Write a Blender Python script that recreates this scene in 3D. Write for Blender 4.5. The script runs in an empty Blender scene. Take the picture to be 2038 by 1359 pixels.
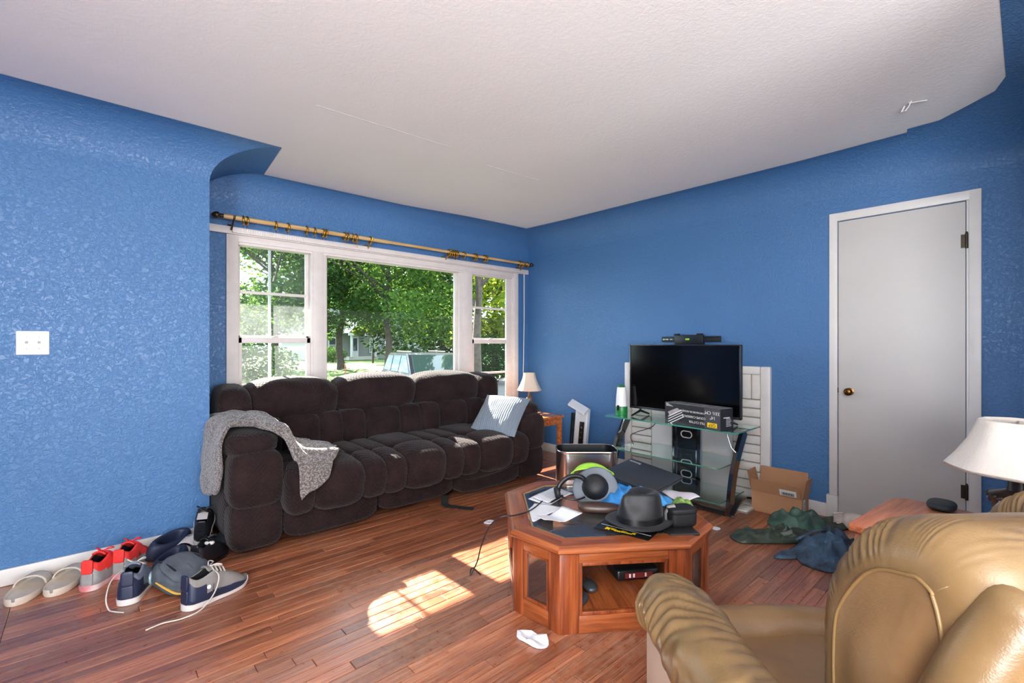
import bpy, bmesh, math, random
from mathutils import Vector, Matrix, noise, Euler

# ------------------------------------------------------------------ camera, light, exposure
SC = bpy.context.scene
COL = SC.collection
YAW = math.radians(47.9)
EYE = 1.22
FWD = Vector((math.cos(YAW), math.sin(YAW), 0))
RGT = Vector((math.sin(YAW), -math.cos(YAW), 0))
cam = bpy.data.cameras.new('camera')
cam.sensor_width = 36.0
cam.lens = 36.0 * 932.0 / 2038.0
cam.shift_y = 5.9 / 2038.0
cam.clip_start = 0.05
cam.clip_end = 400
cam_o = bpy.data.objects.new('camera', cam)
COL.objects.link(cam_o)
cam_o.location = (0, 0, EYE)
cam_o.rotation_euler = (math.pi / 2, 0, YAW - math.pi / 2)
SC.camera = cam_o

SC.view_settings.view_transform = 'Standard'
SC.view_settings.look = 'None'
SC.view_settings.gamma = 1.0
SC.view_settings.use_curve_mapping = False
SC.view_settings.exposure = 0.48
SC.cycles.use_denoising = True
SC.cycles.max_bounces = 10
SC.cycles.diffuse_bounces = 5
SC.cycles.transparent_max_bounces = 24
SC.cycles.sample_clamp_indirect = 6.0
SC.cycles.caustics_reflective = False
SC.cycles.caustics_refractive = False

world = bpy.data.worlds.new('sky')
SC.world = world
world.use_nodes = True
world.node_tree.nodes['Background'].inputs[0].default_value = (0.72, 0.86, 1.0, 1)
world.node_tree.nodes['Background'].inputs[1].default_value = 5.0

sun = bpy.data.lights.new('sun', 'SUN')
sun.energy = 38.0
sun.angle = math.radians(0.6)
sun.color = (1.0, 0.93, 0.83)
sun_o = bpy.data.objects.new('sun', sun)
COL.objects.link(sun_o)
sun_o.location = (1.5, 30, 25)
sun_o.rotation_euler = Vector((0.02, -1.0, -0.681)).to_track_quat('-Z', 'Y').to_euler()

def area_light(name, loc, direction, sx, sy, energy, color):
    l = bpy.data.lights.new(name, 'AREA')
    l.shape = 'RECTANGLE'
    l.size, l.size_y = sx, sy
    l.energy = energy
    l.color = color
    o = bpy.data.objects.new(name, l)
    COL.objects.link(o)
    o.location = loc
    o.rotation_euler = Vector(direction).to_track_quat('-Z', 'Z').to_euler()
    return o
# fill lights out of view, placed at two added windows behind the camera
area_light('fill_rear', (0.6, -3.38, 1.45), (0, 1, 0.35), 3.0, 1.5, 235, (0.97, 0.985, 1.0))
area_light('fill_side', (-1.88, -1.2, 1.45), (1, 0.0, 0.35), 2.4, 1.5, 330, (0.97, 0.985, 1.0))
# upward fill light, set in an added floor lamp out of view
area_light('fill_uplight', (-1.0, -0.9, 1.78), (0, 0, 1), 0.26, 0.26, 180, (1.0, 0.98, 0.95))

# ------------------------------------------------------------------ helpers
def lin(c):
    return tuple(((v / 255.0) / 12.92 if v / 255.0 <= 0.04045 else ((v / 255.0 + 0.055) / 1.055) ** 2.4) for v in c)
def rgba(c):
    return (*lin(c), 1.0)

class NT:
    def __init__(s, name):
        s.m = bpy.data.materials.new(name)
        s.m.use_nodes = True
        s.t = s.m.node_tree
        s.n = s.t.nodes
        s.b = s.n['Principled BSDF']
        s.out = s.n['Material Output']
    def add(s, typ, **kw):
        nd = s.n.new(typ)
        for k, v in kw.items():
            setattr(nd, k, v)
        return nd
    def link(s, a, b):
        s.t.links.new(a, b)
    def set(s, nd, **kw):
        for k, v in kw.items():
            nd.inputs[k.replace('_', ' ')].default_value = v
    def coord(s, kind='Object', scale=(1, 1, 1), rot=(0, 0, 0)):
        mp = s.add('ShaderNodeMapping')
        mp.inputs['Scale'].default_value = scale
        mp.inputs['Rotation'].default_value = rot
        if kind == 'World':
            s.link(s.add('ShaderNodeNewGeometry').outputs['Position'], mp.inputs['Vector'])
        else:
            s.link(s.add('ShaderNodeTexCoord').outputs[kind], mp.inputs['Vector'])
        return mp.outputs[0]
    def noise(s, vec, scale, detail=3, rough=0.55, dist=0.0):
        nd = s.add('ShaderNodeTexNoise')
        nd.inputs['Scale'].default_value = scale
        nd.inputs['Detail'].default_value = detail
        nd.inputs['Roughness'].default_value = rough
        nd.inputs['Distortion'].default_value = dist
        s.link(vec, nd.inputs['Vector'])
        return nd.outputs['Fac']
    def ramp(s, fac, stops):
        r = s.add('ShaderNodeValToRGB')
        el = r.color_ramp.elements
        el[0].position, el[0].color = stops[0][0], stops[0][1]
        el[1].position, el[1].color = stops[-1][0], stops[-1][1]
        for p, c in stops[1:-1]:
            e = el.new(p)
            e.color = c
        s.link(fac, r.inputs[0])
        return r.outputs[0]
    def bump(s, h, strength=0.3, dist=0.005, prev=None):
        b = s.add('ShaderNodeBump')
        b.inputs['Strength'].default_value = strength
        b.inputs['Distance'].default_value = dist
        s.link(h, b.inputs['Height'])
        if prev is not None:
            s.link(prev, b.inputs['Normal'])
        return b.outputs[0]
    def math(s, op, a, b=None, c=None):
        nd = s.add('ShaderNodeMath', operation=op)
        for i, v in enumerate((a, b, c)):
            if v is None:
                continue
            if isinstance(v, (int, float)):
                nd.inputs[i].default_value = v
            else:
                s.link(v, nd.inputs[i])
        return nd.outputs[0]
    def mix(s, fac, a, b):
        nd = s.add('ShaderNodeMix', data_type='RGBA')
        if isinstance(fac, (int, float)):
            nd.inputs[0].default_value = fac
        else:
            s.link(fac, nd.inputs[0])
        for i, v in ((6, a), (7, b)):
            if isinstance(v, tuple):
                nd.inputs[i].default_value = v
            else:
                s.link(v, nd.inputs[i])
        return nd.outputs[2]

def plain(name, c, rough=0.5, metal=0.0, var=0.0, vscale=6.0, bump=0.0, bscale=80.0, bdist=0.002, spec=0.5, sheen=0.0, coat=0.0, c2=None):
    s = NT(name)
    s.set(s.b, Roughness=rough, Metallic=metal)
    s.b.inputs['Specular IOR Level'].default_value = spec
    s.b.inputs['Sheen Weight'].default_value = sheen
    s.b.inputs['Coat Weight'].default_value = coat
    vec = s.coord('Object')
    if var > 0 or c2:
        n = s.noise(vec, vscale, 4)
        a = rgba(c)
        b = rgba(c2) if c2 else tuple(x * (1 - var) for x in a[:3]) + (1,)
        s.link(s.ramp(n, [(0.35, a), (0.68, b)]), s.b.inputs['Base Color'])
    else:
        s.b.inputs['Base Color'].default_value = rgba(c)
    if bump > 0:
        s.link(s.bump(s.noise(vec, bscale, 3), bump, bdist), s.b.inputs['Normal'])
    return s.m

def wood(name, dark, mid, light, axis=0, rough=0.35, scale=1.0, kind='Object', bump=0.15):
    s = NT(name)
    sc = [14 * scale, 14 * scale, 14 * scale]
    sc[axis] = 1.2 * scale
    vec = s.coord(kind, tuple(sc))
    n1 = s.noise(vec, 2.2, 5, 0.6, 0.6)
    sc2 = [90 * scale] * 3
    sc2[axis] = 3.0 * scale
    n2 = s.noise(s.coord(kind, tuple(sc2)), 1.5, 3, 0.6)
    f = s.math('ADD', s.math('MULTIPLY', n1, 0.65), s.math('MULTIPLY', n2, 0.35))
    s.link(s.ramp(f, [(0.36, rgba(dark)), (0.5, rgba(mid)), (0.64, rgba(light))]), s.b.inputs['Base Color'])
    s.set(s.b, Roughness=rough)
    s.link(s.bump(n2, bump, 0.001), s.b.inputs['Normal'])
    return s.m

class MB:
    """collects geometry for ONE mesh object"""
    def __init__(s):
        s.v, s.f, s.mi = [], [], []
    def raw(s, v, f, M=None, mi=0):
        o = len(s.v)
        s.v += [tuple(M @ Vector(p)) if M is not None else tuple(p) for p in v]
        s.f += [tuple(i + o for i in q) for q in f]
        s.mi += [mi] * len(f)
        return s
    def bm(s, b, M=None, mi=0):
        b.verts.index_update()
        r = s.raw([v.co[:] for v in b.verts], [[v.index for v in q.verts] for q in b.faces], M, mi)
        b.free()
        return r
    def box(s, lo, hi, bevel=0.0, seg=2, M=None, mi=0):
        lo, hi = Vector(lo), Vector(hi)
        b = bmesh.new()
        bmesh.ops.create_cube(b, size=1.0)
        for v in b.verts:
            v.co = Vector([(lo[i] + hi[i]) / 2 + v.co[i] * (hi[i] - lo[i]) for i in range(3)])
        if bevel > 0:
            bmesh.ops.bevel(b, geom=b.edges[:], offset=min(bevel, 0.49 * min(abs(hi[i] - lo[i]) for i in range(3))), segments=seg, profile=0.5, affect='EDGES')
        return s.bm(b, M, mi)
    def prism(s, poly, z0, z1, M=None, mi=0, bevel=0.0):
        b = bmesh.new()
        lo = [b.verts.new((x, y, z0)) for x, y in poly]
        hi = [b.verts.new((x, y, z1)) for x, y in poly]
        n = len(poly)
        b.faces.new(lo[::-1])
        b.faces.new(hi)
        for i in range(n):
            b.faces.new((lo[i], lo[(i + 1) % n], hi[(i + 1) % n], hi[i]))
        bmesh.ops.recalc_face_normals(b, faces=b.faces[:])
        if bevel > 0:
            bmesh.ops.bevel(b, geom=b.edges[:], offset=bevel, segments=2, profile=0.5, affect='EDGES')
        return s.bm(b, M, mi)
    def tube(s, pts, r, n=8, caps=True, M=None, mi=0, flat=1.0):
        pts = [Vector(p) for p in pts]
        rs = r if isinstance(r, (list, tuple)) else [r] * len(pts)
        v, f = [], []
        up = None
        for i, p in enumerate(pts):
            t = (pts[min(i + 1, len(pts) - 1)] - pts[max(i - 1, 0)])
            t = t.normalized() if t.length > 1e-9 else Vector((0, 0, 1))
            if up is None:
                up = Vector((0, 0, 1)) if abs(t.z) < 0.9 else Vector((1, 0, 0))
            a = (up - t * up.dot(t))
            if a.length < 1e-5:
                a = t.orthogonal()
            a.normalize()
            b_ = t.cross(a)
            up = a
            for k in range(n):
                th = 2 * math.pi * k / n
                v.append(p + (a * math.cos(th) * flat + b_ * math.sin(th)) * rs[i])
        for i in range(len(pts) - 1):
            for k in range(n):
                f.append((i * n + k, i * n + (k + 1) % n, (i + 1) * n + (k + 1) % n, (i + 1) * n + k))
        if caps:
            f.append(tuple(range(n))[::-1])
            f.append(tuple((len(pts) - 1) * n + k for k in range(n)))
        return s.raw(v, f, M, mi)
    def lathe(s, prof, n=24, M=None, mi=0, cap=True):
        v, f = [], []
        for r, z in prof:
            for k in range(n):
                th = 2 * math.pi * k / n
                v.append((r * math.cos(th), r * math.sin(th), z))
        for i in range(len(prof) - 1):
            for k in range(n):
                f.append((i * n + k, i * n + (k + 1) % n, (i + 1) * n + (k + 1) % n, (i + 1) * n + k))
        if cap:
            if prof[0][0] > 1e-6:
                f.append(tuple(range(n))[::-1])
            if prof[-1][0] > 1e-6:
                f.append(tuple((len(prof) - 1) * n + k for k in range(n)))
        return s.raw(v, f, M, mi)
    def grid(s, fn, nu, nv, closeu=False, M=None, mi=0):
        v = [fn(i / (nu if closeu else nu - 1), j / (nv - 1)) for i in range(nu) for j in range(nv)]
        f = []
        for i in range(nu if closeu else nu - 1):
            for j in range(nv - 1):
                i2 = (i + 1) % nu
                f.append((i * nv + j, i2 * nv + j, i2 * nv + j + 1, i * nv + j + 1))
        return s.raw(v, f, M, mi)
    def puff(s, size, k=4.0, cuts=9, M=None, mi=0, disp=None):
        b = bmesh.new()
        bmesh.ops.create_cube(b, size=2.0)
        bmesh.ops.subdivide_edges(b, edges=b.edges[:], cuts=cuts, use_grid_fill=True)
        for v in b.verts:
            p = v.co
            ln = (abs(p.x) ** k + abs(p.y) ** k + abs(p.z) ** k) ** (1.0 / k)
            q = p / ln
            if disp:
                q = q * (1 + disp(q))
            v.co = Vector((q.x * size[0] / 2, q.y * size[1] / 2, q.z * size[2] / 2))
        return s.bm(b, M, mi)
    def star(s, outline, zf, rings=10, n=64, c=None, M=None, mi=0, zb=0.002):
        """soft heap with a closed outline (plan) and top height zf(x, y, k)"""
        P = [Vector((p[0], p[1], 0)) for p in outline]
        m = len(P)
        def cr(t):
            i = int(t) % m
            u = t - int(t)
            a, b_, c_, d = P[(i - 1) % m], P[i], P[(i + 1) % m], P[(i + 2) % m]
            return 0.5 * ((2 * b_) + (c_ - a) * u + (2 * a - 5 * b_ + 4 * c_ - d) * u * u + (3 * b_ - a - 3 * c_ + d) * u ** 3)
        edge = [cr(m * i / n) for i in range(n)]
        ce = Vector((c[0], c[1], 0)) if c else sum(P, Vector()) / m
        v = [(ce.x, ce.y, zf(ce.x, ce.y, 0))]
        for r in range(1, rings + 1):
            k = r / rings
            for e in edge:
                p = ce + (e - ce) * k
                v.append((p.x, p.y, max(zb, zf(p.x, p.y, k))))
        v += [(e.x, e.y, zb) for e in edge]
        f = [(0, 1 + i, 1 + (i + 1) % n) for i in range(n)]
        for r in range(rings):
            a, b_ = 1 + r * n, 1 + (r + 1) * n
            for i in range(n):
                f.append((a + i, b_ + i, b_ + (i + 1) % n, a + (i + 1) % n))
        f.append(tuple(1 + rings * n + i for i in range(n))[::-1])
        return s.raw(v, f, M, mi)
    def build(s, name, mat, parent=None, smooth=None, loc=None, rot=None):
        me = bpy.data.meshes.new(name)
        me.from_pydata(s.v, [], s.f)
        mats = mat if isinstance(mat, (list, tuple)) else [mat]
        for m in mats:
            me.materials.append(m)
        if len(mats) > 1:
            me.polygons.foreach_set('material_index', s.mi)
        if smooth:
            me.polygons.foreach_set('use_smooth', [True] * len(me.polygons))
            if smooth < 180:
                me.set_sharp_from_angle(angle=math.radians(smooth))
        me.update()
        o = bpy.data.objects.new(name, me)
        COL.objects.link(o)
        if parent is not None:
            o.parent = parent
        if loc is not None:
            o.location = loc
        if rot is not None:
            o.rotation_euler = rot
        return o

def tag(o, label=None, cat=None, group=None, kind=None):
    if label: o['label'] = label
    if cat: o['category'] = cat
    if group: o['group'] = group
    if kind: o['kind'] = kind
    return o
def thing(name, label, cat, loc=(0, 0, 0), rz=0.0, group=None, rot=None):
    o = bpy.data.objects.new(name, None)
    COL.objects.link(o)
    o.empty_display_size = 0.1
    o.location = loc
    o.rotation_euler = rot if rot else (0, 0, rz)
    return tag(o, label, cat, group)
def copy_tree(o, parent=None):
    c = o.copy()
    COL.objects.link(c)
    c.parent = parent
    for ch in list(o.children):
        copy_tree(ch, c)
    return c
def solid(o, t, off=-1.0, mat_off=0, rim=0):
    m = o.modifiers.new('thickness', 'SOLIDIFY')
    m.thickness = t
    m.offset = off
    m.material_offset = mat_off
    m.material_offset_rim = rim
    return o
def subsurf(o, n=1):
    m = o.modifiers.new('smooth', 'SUBSURF')
    m.levels = n
    m.render_levels = n
    return o
def T(x=0, y=0, z=0):
    return Matrix.Translation((x, y, z))
def Rx(a): return Matrix.Rotation(math.radians(a), 4, 'X')
def Ry(a): return Matrix.Rotation(math.radians(a), 4, 'Y')
def Rz(a): return Matrix.Rotation(math.radians(a), 4, 'Z')
def frame(o, xdir, zdir):
    """matrix with local x along xdir, local z along zdir (made orthogonal)"""
    z = Vector(zdir).normalized()
    x = Vector(xdir)
    x = (x - z * x.dot(z)).normalized()
    y = z.cross(x)
    m = Matrix((x, y, z)).transposed().to_4x4()
    m.translation = Vector(o)
    return m
def text_mesh(txt, size, name, mat, parent=None, M=None, extrude=0.0006, align='CENTER'):
    cu = bpy.data.curves.new(name, 'FONT')
    cu.body = txt
    cu.size = size
    cu.align_x = align
    cu.align_y = 'CENTER'
    cu.extrude = extrude
    cu.resolution_u = 2
    to = bpy.data.objects.new('tmp', cu)
    COL.objects.link(to)
    dg = bpy.context.evaluated_depsgraph_get()
    me = bpy.data.meshes.new_from_object(to.evaluated_get(dg))
    bpy.data.objects.remove(to)
    bpy.data.curves.remove(cu)
    me.name = name
    me.materials.clear()
    me.materials.append(mat)
    if M is not None:
        me.transform(M)
    o = bpy.data.objects.new(name, me)
    COL.objects.link(o)
    if parent is not None:
        o.parent = parent
    return o
def catmull(pts, n):
    P = [Vector(p) for p in pts]
    out = []
    m = len(P) - 1
    for i in range(n):
        t = m * i / (n - 1)
        k = min(int(t), m - 1)
        u = t - k
        a, b, c, d = P[max(k - 1, 0)], P[k], P[k + 1], P[min(k + 2, m)]
        out.append(0.5 * ((2 * b) + (c - a) * u + (2 * a - 5 * b + 4 * c - d) * u * u + (3 * b - a - 3 * c + d) * u ** 3))
    return out
def nz(x, y, z=0.0, s=1.0):
    return noise.noise(Vector((x * s, y * s, z * s)))
# ------------------------------------------------------------------ materials
def paint(name, c, rough, bscale, bstr, bdist, c2=None, spec=0.5):
    s = NT(name)
    vec = s.coord('World')
    n = s.noise(vec, bscale, 4, 0.6, 0.8)
    r = s.ramp(n, [(0.42, (0, 0, 0, 1)), (0.62, (1, 1, 1, 1))])
    s.link(s.bump(r, bstr, bdist, s.bump(s.noise(vec, bscale * 3.5, 2), bstr * 0.4, bdist * 0.4)), s.b.inputs['Normal'])
    v = s.noise(vec, 1.3, 3)
    s.link(s.ramp(v, [(0.3, rgba(c)), (0.7, rgba(c2 or c))]), s.b.inputs['Base Color'])
    s.set(s.b, Roughness=rough)
    s.b.inputs['Specular IOR Level'].default_value = spec
    return s.m
m_blue = paint('blue_textured_paint', (69, 114, 162), 0.38, 55, 0.5, 0.004, (65, 110, 158))
m_ceil = paint('white_textured_ceiling', (228, 229, 228), 0.8, 40, 0.14, 0.003, (224, 225, 224))
m_trim = plain('white_trim_paint', (224, 219, 213), 0.4, var=0.06, vscale=9, bump=0.08, bscale=60)
m_wintrim = plain('window_trim_paint', (218, 210, 204), 0.45, var=0.08, vscale=12, bump=0.1, bscale=70)
m_door = plain('door_paint', (202, 197, 191), 0.5, var=0.04, vscale=3, bump=0.05, bscale=90)
m_black = plain('black_plastic', (18, 18, 20), 0.35)
m_brass = plain('aged_brass', (120, 84, 40), 0.3, metal=1.0, var=0.3, vscale=30)
m_bronze = plain('dark_hinge_metal', (70, 62, 50), 0.4, metal=0.8, var=0.3, vscale=60)
m_white = plain('white_plastic', (235, 232, 228), 0.4)
m_gap = plain('floor_gap_dark', (34, 18, 12), 0.8)

def floor_wood():
    s = NT('worn_red_oak_floor')
    geo = s.add('ShaderNodeNewGeometry')
    oi = s.add('ShaderNodeObjectInfo')
    rnd = s.math('FRACT', s.math('ADD', geo.outputs['Random Per Island'], oi.outputs['Random']))
    off = s.add('ShaderNodeCombineXYZ')
    s.link(s.math('MULTIPLY', rnd, 37.0), off.inputs[0])
    s.link(s.math('MULTIPLY', rnd, 91.0), off.inputs[2])
    va = s.add('ShaderNodeVectorMath', operation='ADD')
    s.link(geo.outputs['Position'], va.inputs[0])
    s.link(off.outputs[0], va.inputs[1])
    def mapped(sc):
        mp = s.add('ShaderNodeMapping')
        mp.inputs['Scale'].default_value = sc
        s.link(va.outputs[0], mp.inputs['Vector'])
        return mp.outputs[0]
    n1 = s.noise(mapped((1.6, 30, 1)), 1.6, 5, 0.62, 1.1)
    n2 = s.noise(mapped((5, 190, 1)), 1.3, 3, 0.65)
    grain = s.math('ADD', s.math('MULTIPLY', n1, 0.6), s.math('MULTIPLY', n2, 0.4))
    base = s.ramp(grain, [(0.33, rgba((94, 50, 33))), (0.5, rgba((148, 88, 60))), (0.66, rgba((186, 126, 92)))])
    tone = s.ramp(rnd, [(0.0, (0.62, 0.56, 0.52, 1)), (0.5, (0.95, 0.92, 0.9, 1)), (1.0, (1.28, 1.22, 1.15, 1))])
    mul = s.add('ShaderNodeMix', data_type='RGBA', blend_type='MULTIPLY')
    mul.inputs[0].default_value = 1.0
    s.link(base, mul.inputs[6])
    s.link(tone, mul.inputs[7])
    # worn, greyed finish along the walked part of the room
    wv = s.coord('World')
    w = s.noise(wv, 1.4, 4, 0.6, 0.4)
    w2 = s.noise(wv, 26, 3, 0.7)
    wear = s.math('MULTIPLY', s.ramp(w, [(0.48, (0, 0, 0, 1)), (0.68, (1, 1, 1, 1))]), s.ramp(w2, [(0.4, (0, 0, 0, 1)), (0.65, (1, 1, 1, 1))]))
    col = s.mix(s.math('MULTIPLY', wear, 0.45), mul.outputs[2], rgba((184, 154, 130)))
    s.link(col, s.b.inputs['Base Color'])
    s.link(s.math('ADD', s.math('MULTIPLY', w2, 0.22), s.math('ADD', s.math('MULTIPLY', wear, 0.2), 0.2)), s.b.inputs['Roughness'])
    s.b.inputs['Specular IOR Level'].default_value = 0.6
    s.b.inputs['Coat Weight'].default_value = 0.35
    s.b.inputs['Coat Roughness'].default_value = 0.22
    s.link(s.bump(n2, 0.25, 0.0012), s.b.inputs['Normal'])
    return s.m
m_floor = floor_wood()

def window_glass(name, dirt_lo, dirt_hi, scale):
    s = NT(name)
    s.n.remove(s.b)
    vec = s.coord('World', (1, 1, 1))
    d1 = s.noise(vec, scale, 5, 0.65, 0.6)
    d2 = s.noise(vec, scale * 14, 2, 0.6)
    d = s.math('MULTIPLY', s.ramp(d1, [(0.3, (dirt_lo,) * 3 + (1,)), (0.72, (dirt_hi,) * 3 + (1,))]), s.math('ADD', s.math('MULTIPLY', d2, 0.9), 0.5))
    tr = s.add('ShaderNodeBsdfTransparent')
    tr.inputs[0].default_value = (0.97, 0.985, 0.98, 1)
    df = s.add('ShaderNodeBsdfTranslucent')
    df.inputs[0].default_value = (0.85, 0.9, 0.92, 1)
    dd = s.add('ShaderNodeBsdfDiffuse')
    dd.inputs[0].default_value = (0.75, 0.8, 0.82, 1)
    ad = s.add('ShaderNodeMixShader')
    ad.inputs[0].default_value = 0.35
    s.link(df.outputs[0], ad.inputs[1])
    s.link(dd.outputs[0], ad.inputs[2])
    m1 = s.add('ShaderNodeMixShader')
    s.link(d, m1.inputs[0])
    s.link(tr.outputs[0], m1.inputs[1])
    s.link(ad.outputs[0], m1.inputs[2])
    gl = s.add('ShaderNodeBsdfGlossy')
    gl.inputs['Roughness'].default_value = 0.02
    m2 = s.add('ShaderNodeMixShader')
    fr = s.add('ShaderNodeLayerWeight')
    fr.inputs[0].default_value = 0.12
    s.link(s.math('MULTIPLY', fr.outputs['Fresnel'], 0.45), m2.inputs[0])
    s.link(m1.outputs[0], m2.inputs[1])
    s.link(gl.outputs[0], m2.inputs[2])
    s.link(m2.outputs[0], s.out.inputs[0])
    return s.m
m_glass = window_glass('window_glass_dusty', 0.0006, 0.002, 1.6)
m_glass_dirty = window_glass('window_glass_smeared', 0.015, 0.06, 3.0)
m_glass_mid = window_glass('window_glass_lower', 0.008, 0.03, 4.0)

# ------------------------------------------------------------------ room shell
YL, YW, XR, YF, XC = 3.48, 4.02, 3.89, -0.22, 0.566
ZC, Z0 = 2.5, 2.25
def struct(o):
    o['kind'] = 'structure'
    return o
def slab(name, boxes, mat):
    mb = MB()
    for lo, hi in boxes:
        mb.box(lo, hi)
    return struct(mb.build(name, mat))

slab('wall_left', [((-2.15, YL, 0), (XC - 0.1, YL + 0.12, 2.62))], m_blue)
slab('wall_return', [((XC - 0.1, YL, 0), (XC, YW, 2.62))], m_blue)
WX0, WX1, WZ0, WZ1 = 0.80, 3.675, 0.50, 2.02
slab('wall_window', [((XC - 0.1, YW, 0), (WX0, YW + 0.16, 2.62)), ((WX1, YW, 0), (XR + 0.12, YW + 0.16, 2.62)),
                     ((WX0, YW, 0), (WX1, YW + 0.16, WZ0)), ((WX0, YW, WZ1), (WX1, YW + 0.16, 2.62))], m_blue)
slab('wall_right', [((XR, -3.5, 0), (XR + 0.12, YW, 2.62))], m_blue)
slab('wall_front', [((2.2, YF - 0.12, 0), (XR, YF, 2.62))], m_blue)
slab('wall_rear', [((-2.15, -3.5, 0), (XR, -3.62, 2.62))], m_blue)
slab('wall_side', [((-2.15, -3.5, 0), (-2.0, YL, 2.62))], m_blue)
ceil = slab('ceiling', [((-2.15, -3.62, ZC), (XR + 0.12, YW + 0.16, ZC + 0.12))], m_ceil)

# blue coves between walls and flat ceiling (paint line = inner edge of the cove)
def cove(name, P, Q):
    n, steps = len(P), 12
    v, f = [], []
    for i in range(n):
        for j in range(steps + 1):
            a = math.pi / 2 * j / steps
            u, w = 1 - math.cos(a), math.sin(a)
            v.append((P[i][0] + (Q[i][0] - P[i][0]) * u, P[i][1] + (Q[i][1] - P[i][1]) * u, Z0 + (ZC - 0.002 - Z0) * w))
    for i in range(n - 1):
        for j in range(steps):
            a = i * (steps + 1) + j
            f.append((a, a + 1, a + steps + 2, a + steps + 1))
    return MB().raw(v, f).build(name, m_blue, ceil, smooth=50)
cove('cove', [(-2.0, YL), (XC, YL)], [(-2.0, 3.26), (0.93, 3.26)])
cove('cove', [(XC, YL), (XC, YW)], [(0.93, 3.26), (0.977, 3.868)])
cove('cove', [(XC, YW), (1.9, YW), (2.7, YW), (3.3, YW), (XR, YW)], [(0.977, 3.868), (2.13, 3.852), (2.8, 3.765), (3.3, 3.735), (3.58, 3.725)])
cove('cove', [(XR, YW), (XR, 3.2), (XR, 1.1), (XR, 0.6), (XR, 0.525), (XR, 0.39), (XR, 0.3), (XR, 0.2), (XR, 0.0), (XR, YF)],
     [(3.58, 3.725), (3.62, 3.2), (3.675, 1.06), (3.66, 0.495), (3.605, 0.49), (3.60, 0.35), (3.50, 0.235), (3.39, 0.119), (3.25, 0.08), (3.25, 0.078)])
cove('cove', [(XR, YF), (2.2, YF)], [(3.25, 0.078), (2.2, 0.075)])

# faint drywall seams and a bent hook on the ceiling
def ceil_line(x0, y0, x1, y1, w=0.003):
    d = Vector((x1 - x0, y1 - y0, 0)).normalized()
    nrm = Vector((-d.y, d.x, 0)) * w / 2
    a, b = Vector((x0, y0, ZC - 0.0012)), Vector((x1, y1, ZC - 0.0012))
    return MB().prism([(p.x, p.y) for p in (a - nrm, b - nrm, b + nrm, a + nrm)], ZC - 0.0015, ZC + 0.0005).build('seam', m_ceil_seam, ceil)
m_ceil_seam = plain('ceiling_seam_grey', (186, 184, 182), 0.9)  # seam lines a little greyer than the ceiling around them
ceil_line(0.9, 2.56, 1.75, 2.52, 0.0015)
ceil_line(2.1, 2.6, 2.6, 2.57, 0.0015)
hk = MB().tube([(3.21, 0.42, ZC), (3.2, 0.43, ZC - 0.03), (3.19, 0.44, ZC - 0.05), (3.21, 0.46, ZC - 0.045), (3.2, 0.445, ZC - 0.02)], 0.004, 6)
hk.tube([(3.2, 0.43, ZC - 0.01), (3.24, 0.36, ZC - 0.008)], 0.003, 6)
tag(hk.build('ceiling_hook', m_trim, smooth=60), 'small bent white hook sticking out of the white ceiling', 'hook')

# baseboards
def baseboard(name, lo, hi):
    return struct(MB().box(lo, hi, 0.004).build(name, m_trim, smooth=30))
baseboard('baseboard_left', (-1.99, YL - 0.016, 0.001), (XC + 0.014, YL, 0.085))
baseboard('baseboard_return', (XC, YL + 0.002, 0.001), (XC + 0.014, YW, 0.085))
baseboard('baseboard_window', (XC + 0.014, YW - 0.016, 0.001), (XR - 0.016, YW, 0.095))
baseboard('baseboard_right', (XR - 0.016, 2.64, 0.001), (XR, YW, 0.095))
baseboard('baseboard_middle', (XR - 0.016, 0.965, 0.001), (XR, 1.325, 0.095))
baseboard('baseboard_front', (XR - 0.016, YF, 0.001), (XR, 0.19, 0.095))

# ------------------------------------------------------------------ floor: strip planks
fl = struct(MB().box((-2.1, -3.6, -0.06), (XR + 0.1, YW + 0.1, -0.006)).build('floor', m_gap))
def in_frame(x, y):
    d = x * FWD.x + y * FWD.y
    if d < 0.3:
        return -1
    px = 1019 + 932 * (x * RGT.x + y * RGT.y) / d
    py = 685 + 932 * EYE / d
    if -60 < px < 2098 and py < 1440:
        return 1.0 / d
    return -1
def plank_mesh(mb, x0, x1, y0, y1, z):
    g, c, zb = 0.0009, 0.0018, -0.008
    a = [(x0 + g, y0 + g), (x1 - g, y0 + g), (x1 - g, y1 - g), (x0 + g, y1 - g)]
    b = [(x0 + g + c, y0 + g + c), (x1 - g - c, y0 + g + c), (x1 - g - c, y1 - g - c), (x0 + g + c, y1 - g - c)]
    v = [(p[0], p[1], zb) for p in a] + [(p[0], p[1], z - 0.0012) for p in a] + [(p[0], p[1], z) for p in b]
    f = [(8, 9, 10, 11)]
    for k in range(4):
        k2 = (k + 1) % 4
        f += [(k, k2, 4 + k2, 4 + k), (4 + k, 4 + k2, 8 + k2, 8 + k)]
    mb.raw(v, f)
rp = random.Random(5)
planks = []
PW = 0.057
y = -3.6
while y < YW:
    x = -0.27 - rp.random() * 0.0
    while x < XR:
        L = rp.choice((0.35, 0.5, 0.65, 0.8, 1.0, 1.2)) * rp.uniform(0.85, 1.15)
        x1 = min(x + L, XR)
        if XR - x1 < 0.15:
            x1 = XR
        planks.append((x, x1, y, min(y + PW, YW), rp.uniform(-0.0008, 0.0)))
        x = x1
    x = -2.0
    while x < -0.37:
        L = rp.uniform(0.5, 1.1)
        x1 = min(x + L, -0.37)
        planks.append((x, x1, y, min(y + PW, YW), rp.uniform(-0.0008, 0.0)))
        x = x1
    y += PW
planks.append((-0.37, -0.27, -3.6, YW, 0.0))
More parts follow.
